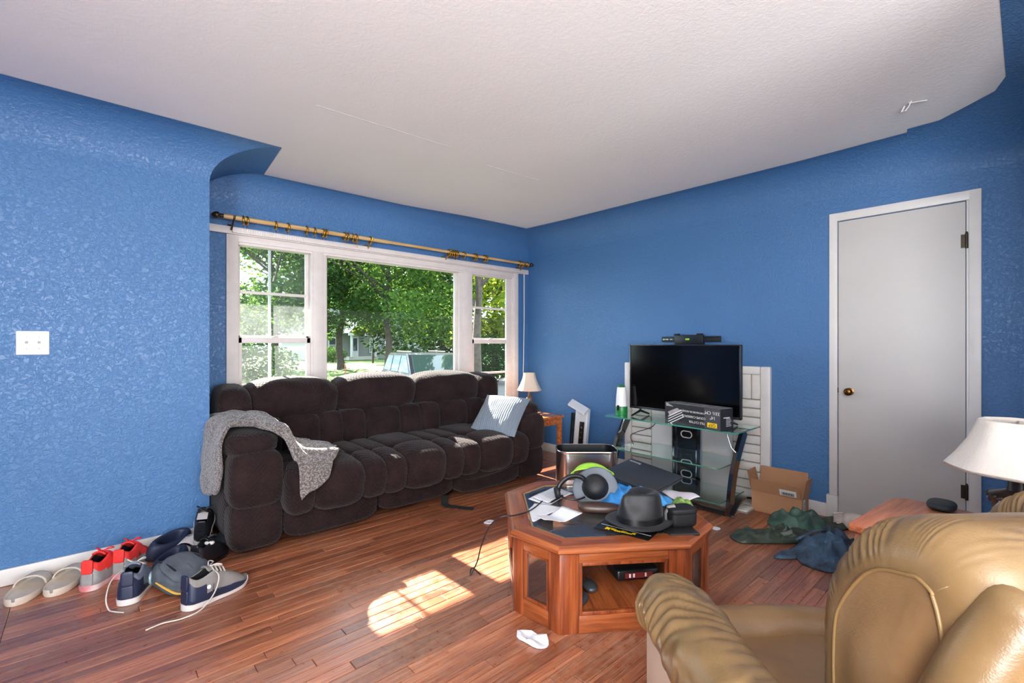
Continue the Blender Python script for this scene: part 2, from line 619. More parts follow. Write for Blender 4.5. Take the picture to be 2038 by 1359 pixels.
scored = sorted(planks, key=lambda p: -max(in_frame((p[0] + p[1]) / 2, (p[2] + p[3]) / 2), in_frame(p[0] + 0.05, p[2]), in_frame(p[1] - 0.05, p[2])))
scored = [planks[-1]] + [p for p in scored if p is not planks[-1]]
for p in scored[:300]:
    mb = MB()
    plank_mesh(mb, *p)
    mb.build('plank', m_floor, fl)
mb = MB()
for p in scored[300:]:
    plank_mesh(mb, *p)
o = mb.build('strip_planks', m_floor, fl)
o['kind'] = 'stuff'

# ------------------------------------------------------------------ window
win = struct(thing('window_1', None, None, (0, 0, 0)))
del_keys = None
def wp(name, boxes, mat=m_wintrim, parent=None, bevel=0.004):
    mb = MB()
    for lo, hi in boxes:
        mb.box(lo, hi, bevel)
    return mb.build(name, mat, parent or win, smooth=30)
# casing
ya, yb = YW - 0.022, YW + 0.01
wp('casing', [((0.757, ya, 0.46), (0.835, yb, 2.045)), ((0.815, ya + 0.008, 0.46), (0.84, yb + 0.05, 2.0))])
wp('casing', [((3.645, ya, 0.46), (3.714, yb, 2.045)), ((3.63, ya + 0.008, 0.46), (3.66, yb + 0.05, 2.0))])
wp('casing', [((0.835, ya + 0.002, 1.995), (3.645, yb, 2.045)), ((0.84, ya + 0.011, 1.975), (3.63, yb + 0.05, 2.0))])
wp('header_board', [((0.60, ya - 0.012, 2.045), (3.868, YW, 2.10)), ((0.79, ya - 0.035, 2.052), (3.74, ya - 0.01, 2.092))])
wp('mullion', [((1.385, ya + 0.002, 0.5), (1.47, YW + 0.1, 2.0)), ((1.37, ya + 0.012, 0.5), (1.50, YW + 0.08, 2.0))])
wp('mullion', [((2.93, ya + 0.002, 0.5), (3.045, YW + 0.1, 2.0)), ((2.88, ya + 0.014, 0.5), (3.05, YW + 0.08, 2.0))])
wp('sill', [((0.74, YW - 0.055, 0.455), (3.73, YW + 0.16, 0.49)), ((0.77, YW - 0.02, 0.38), (3.70, YW + 0.0, 0.455))])
def sash(name, x0, x1, z0, z1, yc, st, rails, muntins, w=0.035):
    bs = [((x0, yc - 0.018, z0), (x0 + st, yc + 0.018, z1)), ((x1 - st, yc - 0.018, z0), (x1, yc + 0.018, z1)),
          ((x0, yc - 0.018, z0), (x1, yc + 0.018, z0 + rails[0])), ((x0, yc - 0.018, z1 - rails[1]), (x1, yc + 0.018, z1))]
    for z in muntins:
        bs.append(((x0 + st, yc - 0.012, z - 0.011), (x1 - st, yc + 0.012, z + 0.011)))
    return wp(name, bs, bevel=0.003)
def pane(x0, x1, z0, z1, yc, mat):
    return MB().box((x0, yc - 0.0015, z0), (x1, yc + 0.0015, z1)).build('pane', mat, win)
# left double-hung
sash('sash', 0.822, 1.388, 1.245, 2.012, YW + 0.065, 0.04, (0.045, 0.035), [1.625])
sash('sash', 0.822, 1.388, 0.49, 1.275, YW + 0.028, 0.045, (0.075, 0.045), [0.905])
pane(0.855, 1.355, 1.28, 1.615, YW + 0.065, m_glass_dirty)
pane(0.855, 1.355, 1.635, 1.985, YW + 0.065, m_glass_dirty)
pane(0.86, 1.35, 0.56, 0.895, YW + 0.028, m_glass_mid)
pane(0.86, 1.35, 0.915, 1.235, YW + 0.028, m_glass_mid)
# storm-window divider behind the left sash
wp('storm_bar', [((1.08, YW + 0.12, 0.5), (1.10, YW + 0.135, 2.0))], plain('storm_bar_grey', (214, 218, 216), 0.5))
# picture window
sash('sash', 1.475, 2.90, 0.5, 2.01, YW + 0.05, 0.045, (0.09, 0.04), [])
pane(1.515, 2.86, 0.58, 1.975, YW + 0.05, m_glass)
# right double-hung
sash('sash', 3.03, 3.645, 1.245, 2.012, YW + 0.065, 0.045, (0.045, 0.04), [1.625])
sash('sash', 3.03, 3.645, 0.49, 1.275, YW + 0.028, 0.06, (0.075, 0.045), [0.905])
wp('stile', [((3.55, YW + 0.005, 0.5), (3.645, YW + 0.03, 2.0))])
pane(3.07, 3.605, 1.28, 1.615, YW + 0.065, m_glass)
pane(3.07, 3.605, 1.635, 1.975, YW + 0.065, m_glass)
pane(3.085, 3.59, 0.56, 0.895, YW + 0.028, m_glass)
pane(3.085, 3.59, 0.915, 1.235, YW + 0.028, m_glass)
# sash locks
for x in (1.10, 3.31):
    wp('sash_lock', [((x - 0.025, YW + 0.005, 1.272), (x + 0.025, YW + 0.03, 1.283)), ((x - 0.01, YW - 0.004, 1.28), (x + 0.022, YW + 0.012, 1.292))], m_wintrim, bevel=0.003)
# blind clips on the header
mb = MB()
for i in range(13):
    mb.box((0.835 + i * 0.016, ya - 0.043, 2.058), (0.843 + i * 0.016, ya - 0.034, 2.086), 0.002)
    mb.box((1.075 + i * 0.017, ya - 0.043, 2.056), (1.083 + i * 0.017, ya - 0.034, 2.084), 0.002)
o = mb.build('blind_clips', m_white, win)
o['kind'] = 'stuff'
# deep eave outside above the window
slab('trim_1', [((-2.0, YW + 0.16, 2.30), (6.0, 5.16, 2.42)), ((-2.0, 5.12, 2.28), (6.0, 5.18, 2.46))], m_wintrim)

# added window frames on the unseen walls, to go with the fill lights
def rear_window(name, lo, hi, axis):
    w = struct(thing(name, None, None))
    mb = MB()
    t = 0.06
    if axis == 'y':
        x0, z0, x1, z1, yy = lo[0], lo[1], hi[0], hi[1], -3.49
        for a in ((x0 - t, z0 - t, x1 + t, z0), (x0 - t, z1, x1 + t, z1 + t), (x0 - t, z0, x0, z1), (x1, z0, x1 + t, z1)):
            mb.box((a[0], yy, a[1]), (a[2], yy + 0.04, a[3]), 0.004)
    else:
        y0, z0, y1, z1, xx = lo[0], lo[1], hi[0], hi[1], -1.99
        for a in ((y0 - t, z0 - t, y1 + t, z0), (y0 - t, z1, y1 + t, z1 + t), (y0 - t, z0, y0, z1), (y1, z0, y1 + t, z1)):
            mb.box((xx, a[0], a[1]), (xx + 0.04, a[2], a[3]), 0.004)
    mb.build('casing', m_wintrim, w)
rear_window('added_window_2', (-0.9, 0.7), (2.1, 2.2), 'y')
rear_window('added_window_3', (-2.4, 0.7), (0.0, 2.2), 'x')

# ------------------------------------------------------------------ door on the right wall
dr = struct(thing('door_1', None, None, (0, 0, 0)))
DY0, DY1, DZ = 0.259, 0.897, 2.072
wp('leaf', [((XR - 0.012, DY0, 0.008), (XR + 0.01, DY1, DZ))], m_door, dr, 0.002)
wp('casing', [((XR - 0.026, DY1 + 0.004, 0.165), (XR + 0.005, 0.95, 2.135))], m_trim, dr, 0.005)
wp('casing', [((XR - 0.026, 0.19, 0.001), (XR + 0.005, DY0 - 0.014, 2.135))], m_trim, dr, 0.005)
wp('casing', [((XR - 0.0255, 0.1905, DZ + 0.006), (XR + 0.005, 0.9495, 2.1345))], m_trim, dr, 0.005)
wp('jamb_stop', [((XR - 0.018, DY0 - 0.014, 0.001), (XR + 0.004, DY0 - 0.004, DZ + 0.006))], m_trim, dr, 0.002)
wp('plinth', [((XR - 0.034, DY1 + 0.002, 0.001), (XR + 0.005, 0.965, 0.165))], m_trim, dr, 0.004)
kn = MB().lathe([(0.0, 0.0), (0.024, 0.0), (0.026, 0.004), (0.012, 0.008), (0.010, 0.025), (0.02, 0.032), (0.026, 0.042), (0.024, 0.052), (0.014, 0.058), (0.0, 0.059)], 20, T(XR - 0.012, 0.832, 0.897) @ Ry(-90))
kn.build('knob', m_brass, dr, smooth=60)
wp('strike', [((XR - 0.014, DY1 - 0.001, 0.885), (XR - 0.008, DY1 + 0.006, 0.92))], m_bronze, dr, 0.001)
for z in (1.837, 0.34):
    mb = MB().tube([(XR - 0.022, DY0 - 0.006, z - 0.045), (XR - 0.022, DY0 - 0.006, z + 0.045)], 0.007, 10)
    mb.box((XR - 0.015, DY0, z - 0.04), (XR - 0.011, DY0 + 0.02, z + 0.04))
    mb.lathe([(0, 0), (0.006, 0), (0.004, 0.008), (0, 0.01)], 8, T(XR - 0.022, DY0 - 0.006, z + 0.045))
    mb.build('hinge', m_bronze, dr, smooth=40)

# light switch on the left wall
sw = thing('light_switch', 'white double toggle light switch plate on the blue left wall', 'light switch', (-0.216, YL, 1.228))
MB().box((-0.061, -0.006, -0.0615), (0.061, 0.0, 0.0615), 0.003).build('cover_plate', m_white, sw, smooth=30)
m_scr = plain('toggle_grey', (160, 156, 148), 0.4)
for dx in (-0.023, 0.023):
    MB().box((dx - 0.005, -0.017, -0.003), (dx + 0.005, -0.004, 0.009), 0.002, M=T(0, 0, 0)).build('toggle', m_scr, sw, smooth=30)
    for dz in (-0.03, 0.03):
        MB().lathe([(0, 0), (0.0028, 0), (0.0025, 0.0012), (0, 0.0014)], 10, T(dx, -0.006, dz) @ Rx(90)).build('screw', m_scr, sw, smooth=40)
# ------------------------------------------------------------------ outdoors
def W(px, d, z=0.0):
    p = FWD * d + RGT * ((px - 1019) / 932.0 * d)
    return Vector((p.x, p.y, z))
m_lawn = plain('lawn_grass', (88, 116, 34), 0.9, vscale=0.8, bump=0.6, bscale=9, bdist=0.05, c2=(66, 92, 30))
m_lawn2 = plain('near_lawn_grass', (54, 74, 36), 0.9, vscale=1.5, bump=0.6, bscale=12, bdist=0.05, c2=(66, 62, 46))
m_road = plain('asphalt', (70, 68, 66), 0.9, var=0.2, vscale=0.7)
m_bark = plain('bark', (74, 64, 54), 0.95, var=0.5, vscale=7, bump=0.8, bscale=14, bdist=0.03)
m_concrete = plain('concrete', (170, 165, 156), 0.9, var=0.2, vscale=2)
struct(MB().box((-40, YW + 0.17, -1.3), (90, 13.0, -0.75)).build('ground_near', m_lawn2))
struct(MB().box((-40, 13.0, -1.3), (90, 22.0, -0.80)).build('road', m_road))
struct(MB().raw([(-60, 22, -0.8), (140, 22, -0.8), (140, 30, -0.45), (-60, 30, -0.45), (140, 90, -0.25), (-60, 90, -0.25), (-60, 22, -1.3), (140, 22, -1.3), (140, 90, -1.3), (-60, 90, -1.3)],
                [(0, 1, 2, 3), (3, 2, 4, 5), (6, 7, 1, 0), (9, 8, 7, 6)]).build('lawn_across', m_lawn))

def leaf_mat(name, c, c2, tr):
    s = NT(name)
    s.n.remove(s.b)
    geo = s.add('ShaderNodeNewGeometry')
    col = s.ramp(geo.outputs['Random Per Island'], [(0.0, rgba(c)), (1.0, rgba(c2))])
    d = s.add('ShaderNodeBsdfDiffuse')
    t = s.add('ShaderNodeBsdfTranslucent')
    s.link(col, d.inputs[0])
    t.inputs[0].default_value = rgba(tr)
    mx = s.add('ShaderNodeMixShader')
    mx.inputs[0].default_value = 0.5
    s.link(d.outputs[0], mx.inputs[1])
    s.link(t.outputs[0], mx.inputs[2])
    s.link(mx.outputs[0], s.out.inputs[0])
    return s.m
m_leafs = [leaf_mat('leaves_dark', (32, 50, 30), (50, 74, 40), (78, 106, 48)),
           leaf_mat('leaves_mid', (38, 62, 31), (64, 90, 43), (96, 124, 48)),
           leaf_mat('leaves_yellow', (70, 96, 30), (112, 126, 43), (142, 152, 52)),
           leaf_mat('leaves_deep', (24, 38, 24), (38, 58, 32), (50, 70, 34))]
def leaf_cloud(mb, cx, cy, cz, rx, ry, rz_, n, size, rnd):
    v, f = [], []
    for i in range(n):
        while True:
            a, b, c = rnd.uniform(-1, 1), rnd.uniform(-1, 1), rnd.uniform(-1, 1)
            q = a * a + b * b + c * c
            if q < 1 and q > 0.12:
                break
        p = Vector((cx + a * rx, cy + b * ry, cz + c * rz_))
        s = size * rnd.uniform(0.6, 1.3)
        u = Vector((rnd.uniform(-1, 1), rnd.uniform(-1, 1), rnd.uniform(-0.6, 0.6))).normalized()
        w = u.orthogonal().normalized()
        w = (w + u.cross(w) * rnd.uniform(-1, 1)).normalized()
        k = len(v)
        v += [p - u * s, p + w * s * 0.55, p + u * s, p - w * s * 0.55]
        f.append((k, k + 1, k + 2, k + 3))
    mb.raw(v, f)
def tree(label, base, h, r, trunk_r, clouds, mat, size, seed, group='trees across the street', clear=0.25):
    rnd = random.Random(seed)
    t = thing('tree', label, 'tree', base, 0, group)
    pts = [(0, 0, 0)] + [(rnd.uniform(-.12, .12) * r * .3, rnd.uniform(-.1, .1) * r * .3, h * k) for k in (0.15, 0.3, 0.5, 0.75)]
    tr = MB().tube(catmull(pts, 12), [trunk_r * (1.35 if i == 0 else 1.05 - 0.07 * i) for i in range(12)], 10)
    for k in range(6):
        a = rnd.uniform(0, 6.28)
        z = h * rnd.uniform(0.3, 0.6)
        tr.tube([(0, 0, z), (math.cos(a) * r * .3, math.sin(a) * r * .3, z + h * .1), (math.cos(a) * r * .7, math.sin(a) * r * .7, z + h * .2)], [trunk_r * .4, trunk_r * .28, trunk_r * .1], 6)
    tr.build('trunk', m_bark, t, smooth=60)
    mb = MB()
    for k in range(clouds):
        a = rnd.uniform(0, 6.28)
        rr = r * math.sqrt(rnd.random()) * 0.8
        z = h * rnd.uniform(clear, 0.95)
        cr = r * rnd.uniform(0.22, 0.4)
        leaf_cloud(mb, math.cos(a) * rr, math.sin(a) * rr, z, cr, cr, cr * 0.7, int(11000 / clouds), size, rnd)
    o = mb.build('foliage', m_leafs[mat], t)
    o['kind'] = 'stuff'
    return t
tree('broad shade tree whose trunk shows left of the porch across the street', W(680, 31, -0.42), 13, 5.5, 0.24, 36, 0, 0.15, 1, clear=0.20)
tree('dark-trunked shade tree standing on the lawn in front of the neighbour house', W(771, 29, -0.45), 12, 5.5, 0.22, 36, 1, 0.15, 2, clear=0.21)
tree('thick-trunked street tree seen through the right window sash', W(951, 15, -0.79), 8.5, 2.6, 0.19, 14, 1, 0.13, 3, clear=0.62)
tree('tall yellow-green tree bright behind the right window sash', W(985, 34, -0.4), 14, 5.5, 0.25, 30, 2, 0.2, 4, clear=0.12)
tree('dark leafy tree to the right of the neighbour house', W(880, 42, -0.36), 14, 6.5, 0.3, 34, 3, 0.22, 5, clear=0.1)
tree('pale leafy tree filling the dirty left window panes', W(545, 30, -0.42), 12, 5.5, 0.25, 30, 0, 0.18, 6, clear=0.2)
tree('light green tree behind the roof of the neighbour house', W(760, 72, -0.3), 22, 12, 0.4, 34, 2, 0.42, 7, clear=0.2)
tree('distant green tree behind the left window sash', W(600, 75, -0.3), 22, 13, 0.4, 34, 1, 0.42, 8, clear=0.1)
tree('distant dark green tree behind the right window sash', W(960, 70, -0.3), 22, 13, 0.4, 34, 0, 0.42, 9, clear=0.05)
tree('small yellow-green tree beside the porch of the neighbour house', W(742, 40, -0.38), 5.5, 1.6, 0.08, 14, 2, 0.12, 10, clear=0.45)
def bush(label, base, r, h, mat, seed, size=0.08, n=2200):
    rnd = random.Random(seed)
    t = thing('bush', label, 'bush', base, 0, 'bushes across the street')
    st = MB()
    for k in range(5):
        a = k * 1.26
        st.tube([(0, 0, 0), (math.cos(a) * r * .3, math.sin(a) * r * .3, h * .5)], 0.02, 5)
    st.build('stems', m_bark, t)
    mb = MB()
    leaf_cloud(mb, 0, 0, h * .5, r, r, h * .52, n, size, rnd)
    o = mb.build('foliage', m_leafs[mat], t)
    o['kind'] = 'stuff'
bush('round dark bush under the right windows of the neighbour house', W(812, 48, -0.34), 1.4, 1.3, 3, 21)
bush('tall dark hedge bush behind the parked car', W(895, 36, -0.39), 2.4, 3.4, 3, 22, 0.11, 4000)
bush('low bush at the left corner of the neighbour house', W(662, 42, -0.36), 1.3, 1.4, 0, 23)
bush('dark bush low in the right window sash', W(972, 24, -0.7), 1.5, 2.4, 3, 24, 0.09, 3000)
bush('green bush low in the left window sash', W(505, 24, -0.7), 2.2, 2.0, 0, 25, 0.1, 2600)

# neighbour house across the street
m_siding = NT('grey_lap_siding')
_v = m_siding.coord('Object')
_sx = m_siding.add('ShaderNodeSeparateXYZ')
m_siding.link(_v, _sx.inputs[0])
_fr = m_siding.math('FRACT', m_siding.math('MULTIPLY', _sx.outputs[2], 6.0))
m_siding.link(m_siding.bump(_fr, 0.6, 0.02), m_siding.b.inputs['Normal'])
m_siding.b.inputs['Base Color'].default_value = rgba((104, 108, 104))
m_siding = m_siding.m
m_roof = plain('grey_shingles', (66, 72, 82), 0.9, var=0.3, vscale=3)
m_hwhite = plain('house_white_trim', (176, 176, 172), 0.6)
m_dark_glass = plain('dark_window_glass', (40, 50, 56), 0.08)
hd = 50.0
hp = W(735, hd, -0.34)
hs = thing('house', 'grey sided house with white porch columns across the street', 'house', hp, 0)
def hx(px):   # local x on the house front (front lies along world x)
    r = FWD + RGT * ((px - 1019) / 932.0)
    t = hp.y / r.y
    return r.x * t - hp.x
X0, X1 = hx(610), hx(868)
MB().box((X0, 0, 0), (X1, 8, 3.0)).build('wall', m_siding, hs)
mb = MB().raw([(X0 - .4, -.5, 2.95), (X1 + .4, -.5, 2.95), (X1 + .4, 8.5, 2.95), (X0 - .4, 8.5, 2.95), (X0 - .4, 4, 5.6), (X1 + .4, 4, 5.6)],
              [(0, 1, 5, 4), (2, 3, 4, 5), (3, 0, 4), (1, 2, 5), (3, 2, 1, 0)])
mb.build('roof', m_roof, hs)
MB().box((X0 - .4, -.56, 2.8), (X1 + .4, -.48, 3.0)).build('fascia', m_hwhite, hs)
px0, px1 = hx(684), hx(730)
MB().box((px0 - .3, -2.0, 0), (px1 + .3, 0, 0.3)).build('porch_floor', m_concrete, hs)
MB().raw([(px0 - .4, -2.2, 2.7), (px1 + .4, -2.2, 2.7), (px1 + .4, 0.2, 2.7), (px0 - .4, 0.2, 2.7), ((px0 + px1) / 2, -2.2, 4.3), ((px0 + px1) / 2, 2.0, 4.3)],
         [(0, 1, 4), (1, 2, 5, 4), (3, 0, 4, 5), (3, 2, 1, 0)]).build('porch_roof', m_roof, hs)
MB().box((px0 - .4, -2.25, 2.45), (px1 + .4, -2.1, 2.72)).build('porch_beam', m_hwhite, hs)
for x in (px0, (px0 * .35 + px1 * .65) + .6, px1):
    MB().tube([(x, -2.0, 0.3), (x, -2.0, 2.45)], 0.13, 10).build('porch_column', m_hwhite, hs, smooth=40)
def hwin(px_a, px_b, z0, z1, name='window'):
    a, b = hx(px_a), hx(px_b)
    w = MB().box((a - .12, -.08, z0 - .12), (b + .12, 0.02, z1 + .12)).build(name, m_hwhite, hs)
    mid = (z0 + z1) / 2
    for zz0, zz1 in ((z0, mid - .04), (mid + .04, z1)):
        MB().box((a, -.1, zz0), (b, -.07, zz1)).build('glass_pane', m_dark_glass, w)
hwin(622, 634, 0.8, 2.2)
hwin(655, 667, 0.8, 2.2)
hwin(737, 746, 0.8, 2.2)
hwin(752, 765, 0.8, 2.2)
hwin(801, 811, 0.8, 2.1)
hwin(814, 824, 0.8, 2.1)
hwin(840, 850, 0.8, 2.1)
d = MB().box((hx(697), -.08, 0.3), (hx(713), 0.02, 2.4)).build('door', m_hwhite, hs)
MB().box((hx(700), -.1, 0.9), (hx(710), -.07, 2.2)).build('door_glass', m_dark_glass, d)

# street sign post and overhead wire
pp = MB().tube([W(690, 24, -0.8), W(686, 24, 0.25)], 0.03, 6)
tag(pp.build('marker_post', plain('rust_post', (150, 80, 50), 0.8)), 'thin rust coloured marker post on the lawn edge outside', 'post')
wr = MB().tube([W(560, 26, 3.1), W(800, 27, 2.6), W(1100, 30, 2.9)], 0.018, 5)
tag(wr.build('overhead_wire', m_black), 'thin dark overhead wire crossing the trees outside', 'wire')

# parked dark SUV in the street
m_car = plain('dark_car_paint', (40, 44, 50), 0.3, metal=0.4, coat=0.6)
m_carglass = plain('car_glass_light', (92, 106, 114), 0.08, coat=0.5)
m_carglass_d = plain('car_glass_dark', (44, 60, 52), 0.05, coat=0.8)
m_tyre = plain('tyre', (22, 22, 22), 0.8)
cp = W(853, 14.6, -0.75)
cv = thing('suv', 'dark grey parked SUV seen over the sofa back through the picture window', 'car', cp, math.radians(257))
# local x = length (front at +x), y = left side
def car_section():
    body = MB()
    prof = [(-2.3, 0.45), (-2.32, 1.0), (-2.25, 1.08), (1.0, 1.08), (2.0, 0.98), (2.3, 0.85), (2.35, 0.45)]
    n = len(prof)
    v = [(x, -0.9, z) for x, z in prof] + [(x, 0.9, z) for x, z in prof]
    f = [tuple(range(n)), tuple(range(2 * n - 1, n - 1, -1))] + [(i, n + i, n + (i + 1) % n, (i + 1) % n) for i in range(n)]
    body.raw(v, f)
    body.build('body', m_car, cv)
    cab = [(-2.25, 1.08), (-1.95, 1.62), (-1.7, 1.70), (0.1, 1.70), (0.3, 1.66), (1.05, 1.08)]
    v = [(x, (-0.88 if z < 1.2 else -0.74), z) for x, z in cab] + [(x, (0.88 if z < 1.2 else 0.74), z) for x, z in cab]
    n = len(cab)
    f = [tuple(range(n)), tuple(range(2 * n - 1, n - 1, -1))] + [(i, n + i, n + (i + 1) % n, (i + 1) % n) for i in range(n)]
    MB().raw(v, f).build('cabin', m_car, cv)
    def side_glass(pts, sgn):
        q = []
        for x, z in pts:
            yy = 0.88 - (z - 1.08) / 0.62 * 0.14
            q.append((x, sgn * (yy + 0.012), z))
        k = len(q)
        q2 = [(x, y_ - sgn * 0.02, z) for x, y_, z in q]
        MB().raw(q + q2, [tuple(range(k)), tuple(range(2 * k - 1, k - 1, -1))] + [(i, k + i, k + (i + 1) % k, (i + 1) % k) for i in range(k)]).build('side_window', m_carglass, cv)
    for sg in (1, -1):
        side_glass([(-2.08, 1.14), (-1.82, 1.60), (-1.25, 1.62), (-1.25, 1.14)], sg)
        side_glass([(-1.15, 1.14), (-1.15, 1.62), (-0.35, 1.63), (-0.35, 1.14)], sg)
        side_glass([(-0.27, 1.14), (-0.27, 1.63), (0.2, 1.62), (0.8, 1.14)], sg)
    MB().raw([(-2.26, -0.72, 1.15), (-2.26, 0.72, 1.15), (-1.99, 0.62, 1.58), (-1.99, -0.62, 1.58), (-2.2, -0.72, 1.15), (-2.2, 0.72, 1.15), (-1.94, 0.62, 1.58), (-1.94, -0.62, 1.58)],
             [(0, 1, 2, 3), (7, 6, 5, 4), (0, 4, 5, 1), (1, 5, 6, 2), (2, 6, 7, 3), (3, 7, 4, 0)]).build('rear_window', m_carglass_d, cv)
    MB().raw([(1.0, -0.76, 1.13), (1.0, 0.76, 1.13), (0.38, 0.66, 1.62), (0.38, -0.66, 1.62), (1.03, -0.76, 1.15), (1.03, 0.76, 1.15), (0.41, 0.66, 1.64), (0.41, -0.66, 1.64)],
             [(3, 2, 1, 0), (4, 5, 6, 7), (0, 1, 5, 4), (1, 2, 6, 5), (2, 3, 7, 6), (3, 0, 4, 7)]).build('windshield', m_carglass_d, cv)
    for sx in (-1.45, 1.45):
        for sy in (-0.82, 0.82):
            w = MB().lathe([(0.12, -0.1), (0.3, -0.11), (0.36, -0.07), (0.36, 0.07), (0.3, 0.11), (0.12, 0.1)], 20, T(sx, sy, 0.36) @ Rx(90)).build('wheel', m_tyre, cv, smooth=40)
    for sy in (-0.55, 0.55):
        MB().tube([(-1.6, sy, 1.74), (0.0, sy, 1.74)], 0.02, 6).build('roof_rail', m_black, cv)
car_section()
# ------------------------------------------------------------------ curtain rod and rings
m_rod = wood('pale_gold_rod', (176, 132, 76), (198, 160, 104), (214, 182, 130), 0, 0.3)
m_gold = plain('gold_ring_metal', (190, 140, 50), 0.28, metal=0.9, var=0.3, vscale=40)
m_acorn = plain('dark_bronze_finial', (58, 46, 38), 0.35, metal=0.5, var=0.3, vscale=30)
YR, ZR = YW - 0.12, 2.147
rod = thing('curtain_rod', 'pale gold curtain rod with dark finials above the window', 'curtain rod', (0.66, YR, ZR))
MB().tube([(0.06, 0, 0), (1.35, 0, 0)], 0.0165, 14).build('pole', m_rod, rod, smooth=40)
MB().tube([(1.33, 0, 0.0), (3.13, 0, 0.0)], 0.0135, 14).build('inner_pole', m_rod, rod, smooth=40)
fin = [(0.0, 0.0), (0.012, 0.006), (0.022, 0.02), (0.026, 0.034), (0.023, 0.046), (0.014, 0.052), (0.017, 0.058), (0.013, 0.066), (0.016, 0.075)]
MB().lathe(fin, 16, T(-0.015, 0, 0) @ Ry(90)).build('finial', m_acorn, rod, smooth=60)
MB().lathe([(r * 0.85, z * 0.9) for r, z in fin], 16, T(3.20, 0, 0) @ Ry(-90)).build('finial', m_acorn, rod, smooth=60)
for bx in (0.125, 1.19, 2.02, 3.05):
    mb = MB().tube([(bx, 0.115, -0.075), (bx, 0.07, -0.07), (bx, 0.02, -0.035), (bx, 0.0, -0.022), (bx, -0.024, -0.01), (bx, -0.026, 0.012)], 0.007, 8)
    mb.box((bx - 0.018, 0.108, -0.10), (bx + 0.018, 0.1195, -0.03), 0.003)
    mb.build('bracket', m_acorn if bx < 0.2 else m_gold, rod, smooth=40)
ring_px = [484.5, 491.7, 549, 572.6, 610, 626.6, 642.7, 649, 685.3, 691.5, 701.8, 708, 736.8, 893.4, 898, 902.6, 906, 909.5, 922.6, 944.3, 948, 963.5, 967.8, 1033.5, 1038, 1049]
ring_x = []
for p in ring_px:
    r = FWD + RGT * ((p - 1019) / 932.0)
    ring_x.append(r.x * YR / r.y)
ORD = ['first', 'second', 'third', 'fourth', 'fifth', 'sixth', 'seventh', 'eighth', 'ninth', 'tenth', 'eleventh', 'twelfth', 'thirteenth']
rings = []
for i, x in enumerate(ring_x):
    rt = bpy.data.objects.new('curtain_ring', None) if False else None
    if i == 0:
        rt = thing('curtain_ring', '', 'curtain ring', (x, YR, ZR - 0.009))
        mb = MB()
        pts = [(0, 0.030 * math.cos(a), 0.030 * math.sin(a)) for a in [2 * math.pi * k / 20 for k in range(21)]]
        mb.tube(pts, 0.0068, 8, caps=False)
        mb.build('hoop', m_gold, rt, smooth=60)
        mb = MB().tube([(0, 0, -0.032), (0, 0.007, -0.042), (0, 0, -0.053), (0, -0.007, -0.044)], 0.0026, 6)
        mb.build('eyelet', m_gold, rt, smooth=60)
        first_ring = rt
    else:
        rt = copy_tree(first_ring)
        rt.location = (x, YR, ZR - 0.009)
    rt.rotation_euler = (0, 0, math.radians((i * 37) % 23 - 11))
    if i < 13:
        lab = 'gold curtain ring, %s from the left dark finial on the rod' % ORD[i]
    else:
        lab = 'gold curtain ring, %s counted from the right end of the rod' % ORD[25 - i]
    tag(rt, lab, 'curtain ring', 'curtain rings on the rod')
# loose curtain pin hanging from the rod
pin = MB().tube([(1.70, YR - 0.02, 2.12), (1.70, YR - 0.03, 2.09), (1.71, YR - 0.03, 2.05)], 0.003, 6)
pin.tube([(1.67, YR - 0.03, 2.095), (1.73, YR - 0.03, 2.10)], 0.003, 6)
tag(pin.build('curtain_hook', m_gold, smooth=60), 'loose brass curtain hook dangling below the middle of the rod', 'hook')
pin = MB().tube([(2.74, YR - 0.02, 2.145), (2.72, YR - 0.05, 2.10), (2.70, YR - 0.07, 2.06)], 0.003, 6)
tag(pin.build('curtain_pin', m_acorn, smooth=60), 'dark slanted curtain pin hooked on the rod above the picture window', 'pin')
# blind cords in the corner
cd = thing('blind_cord', 'thin white pull cord hanging in the corner right of the window', 'cord', (3.79, YW - 0.03, 2.05))
MB().tube([(0, 0, 0), (0.002, 0, -0.6), (-0.012, 0, -1.30)], 0.0024, 6).build('cord', m_white, cd)
MB().tube([(0.014, 0, 0.0), (0.012, 0, -0.5), (-0.008, 0, -1.30)], 0.0024, 6).build('cord', m_white, cd)
MB().lathe([(0, 0), (0.006, 0.004), (0.008, 0.03), (0.003, 0.05), (0, 0.052)], 12, T(-0.01, 0, -1.35)).build('tassel', m_white, cd, smooth=60)
# ------------------------------------------------------------------ brown reclining sofa
def microfiber(name, c, c2, waffle=True):
    s = NT(name)
    vec = s.coord('World')
    sp = s.add('ShaderNodeSeparateXYZ')
    s.link(vec, sp.inputs[0])
    k = 115.0
    h = s.math('ADD', sp.outputs[2], s.math('MULTIPLY', sp.outputs[1], -0.8))
    a = s.math('SINE', s.math('MULTIPLY', s.math('ADD', sp.outputs[0], h), k))
    b = s.math('SINE', s.math('MULTIPLY', s.math('SUBTRACT', sp.outputs[0], h), k))
    w = s.math('ABSOLUTE', s.math('MULTIPLY', a, b))
    fuzz = s.noise(vec, 300, 2)
    big = s.noise(vec, 7, 4, 0.6)
    s.link(s.ramp(big, [(0.3, rgba(c)), (0.72, rgba(c2))]), s.b.inputs['Base Color'])
    s.set(s.b, Roughness=0.85)
    s.b.inputs['Specular IOR Level'].default_value = 0.1
    s.b.inputs['Sheen Weight'].default_value = 0.1
    s.b.inputs['Sheen Roughness'].default_value = 0.4
    nb = s.bump(fuzz, 0.4, 0.002)
    if waffle:
        nb = s.bump(w, 0.5, 0.006, nb)
    s.link(nb, s.b.inputs['Normal'])
    return s.m
m_sofa = microfiber('brown_waffle_microfiber', (31, 21, 22), (46, 33, 33))
m_sofa_in = plain('sofa_underside', (20, 16, 16), 0.9)
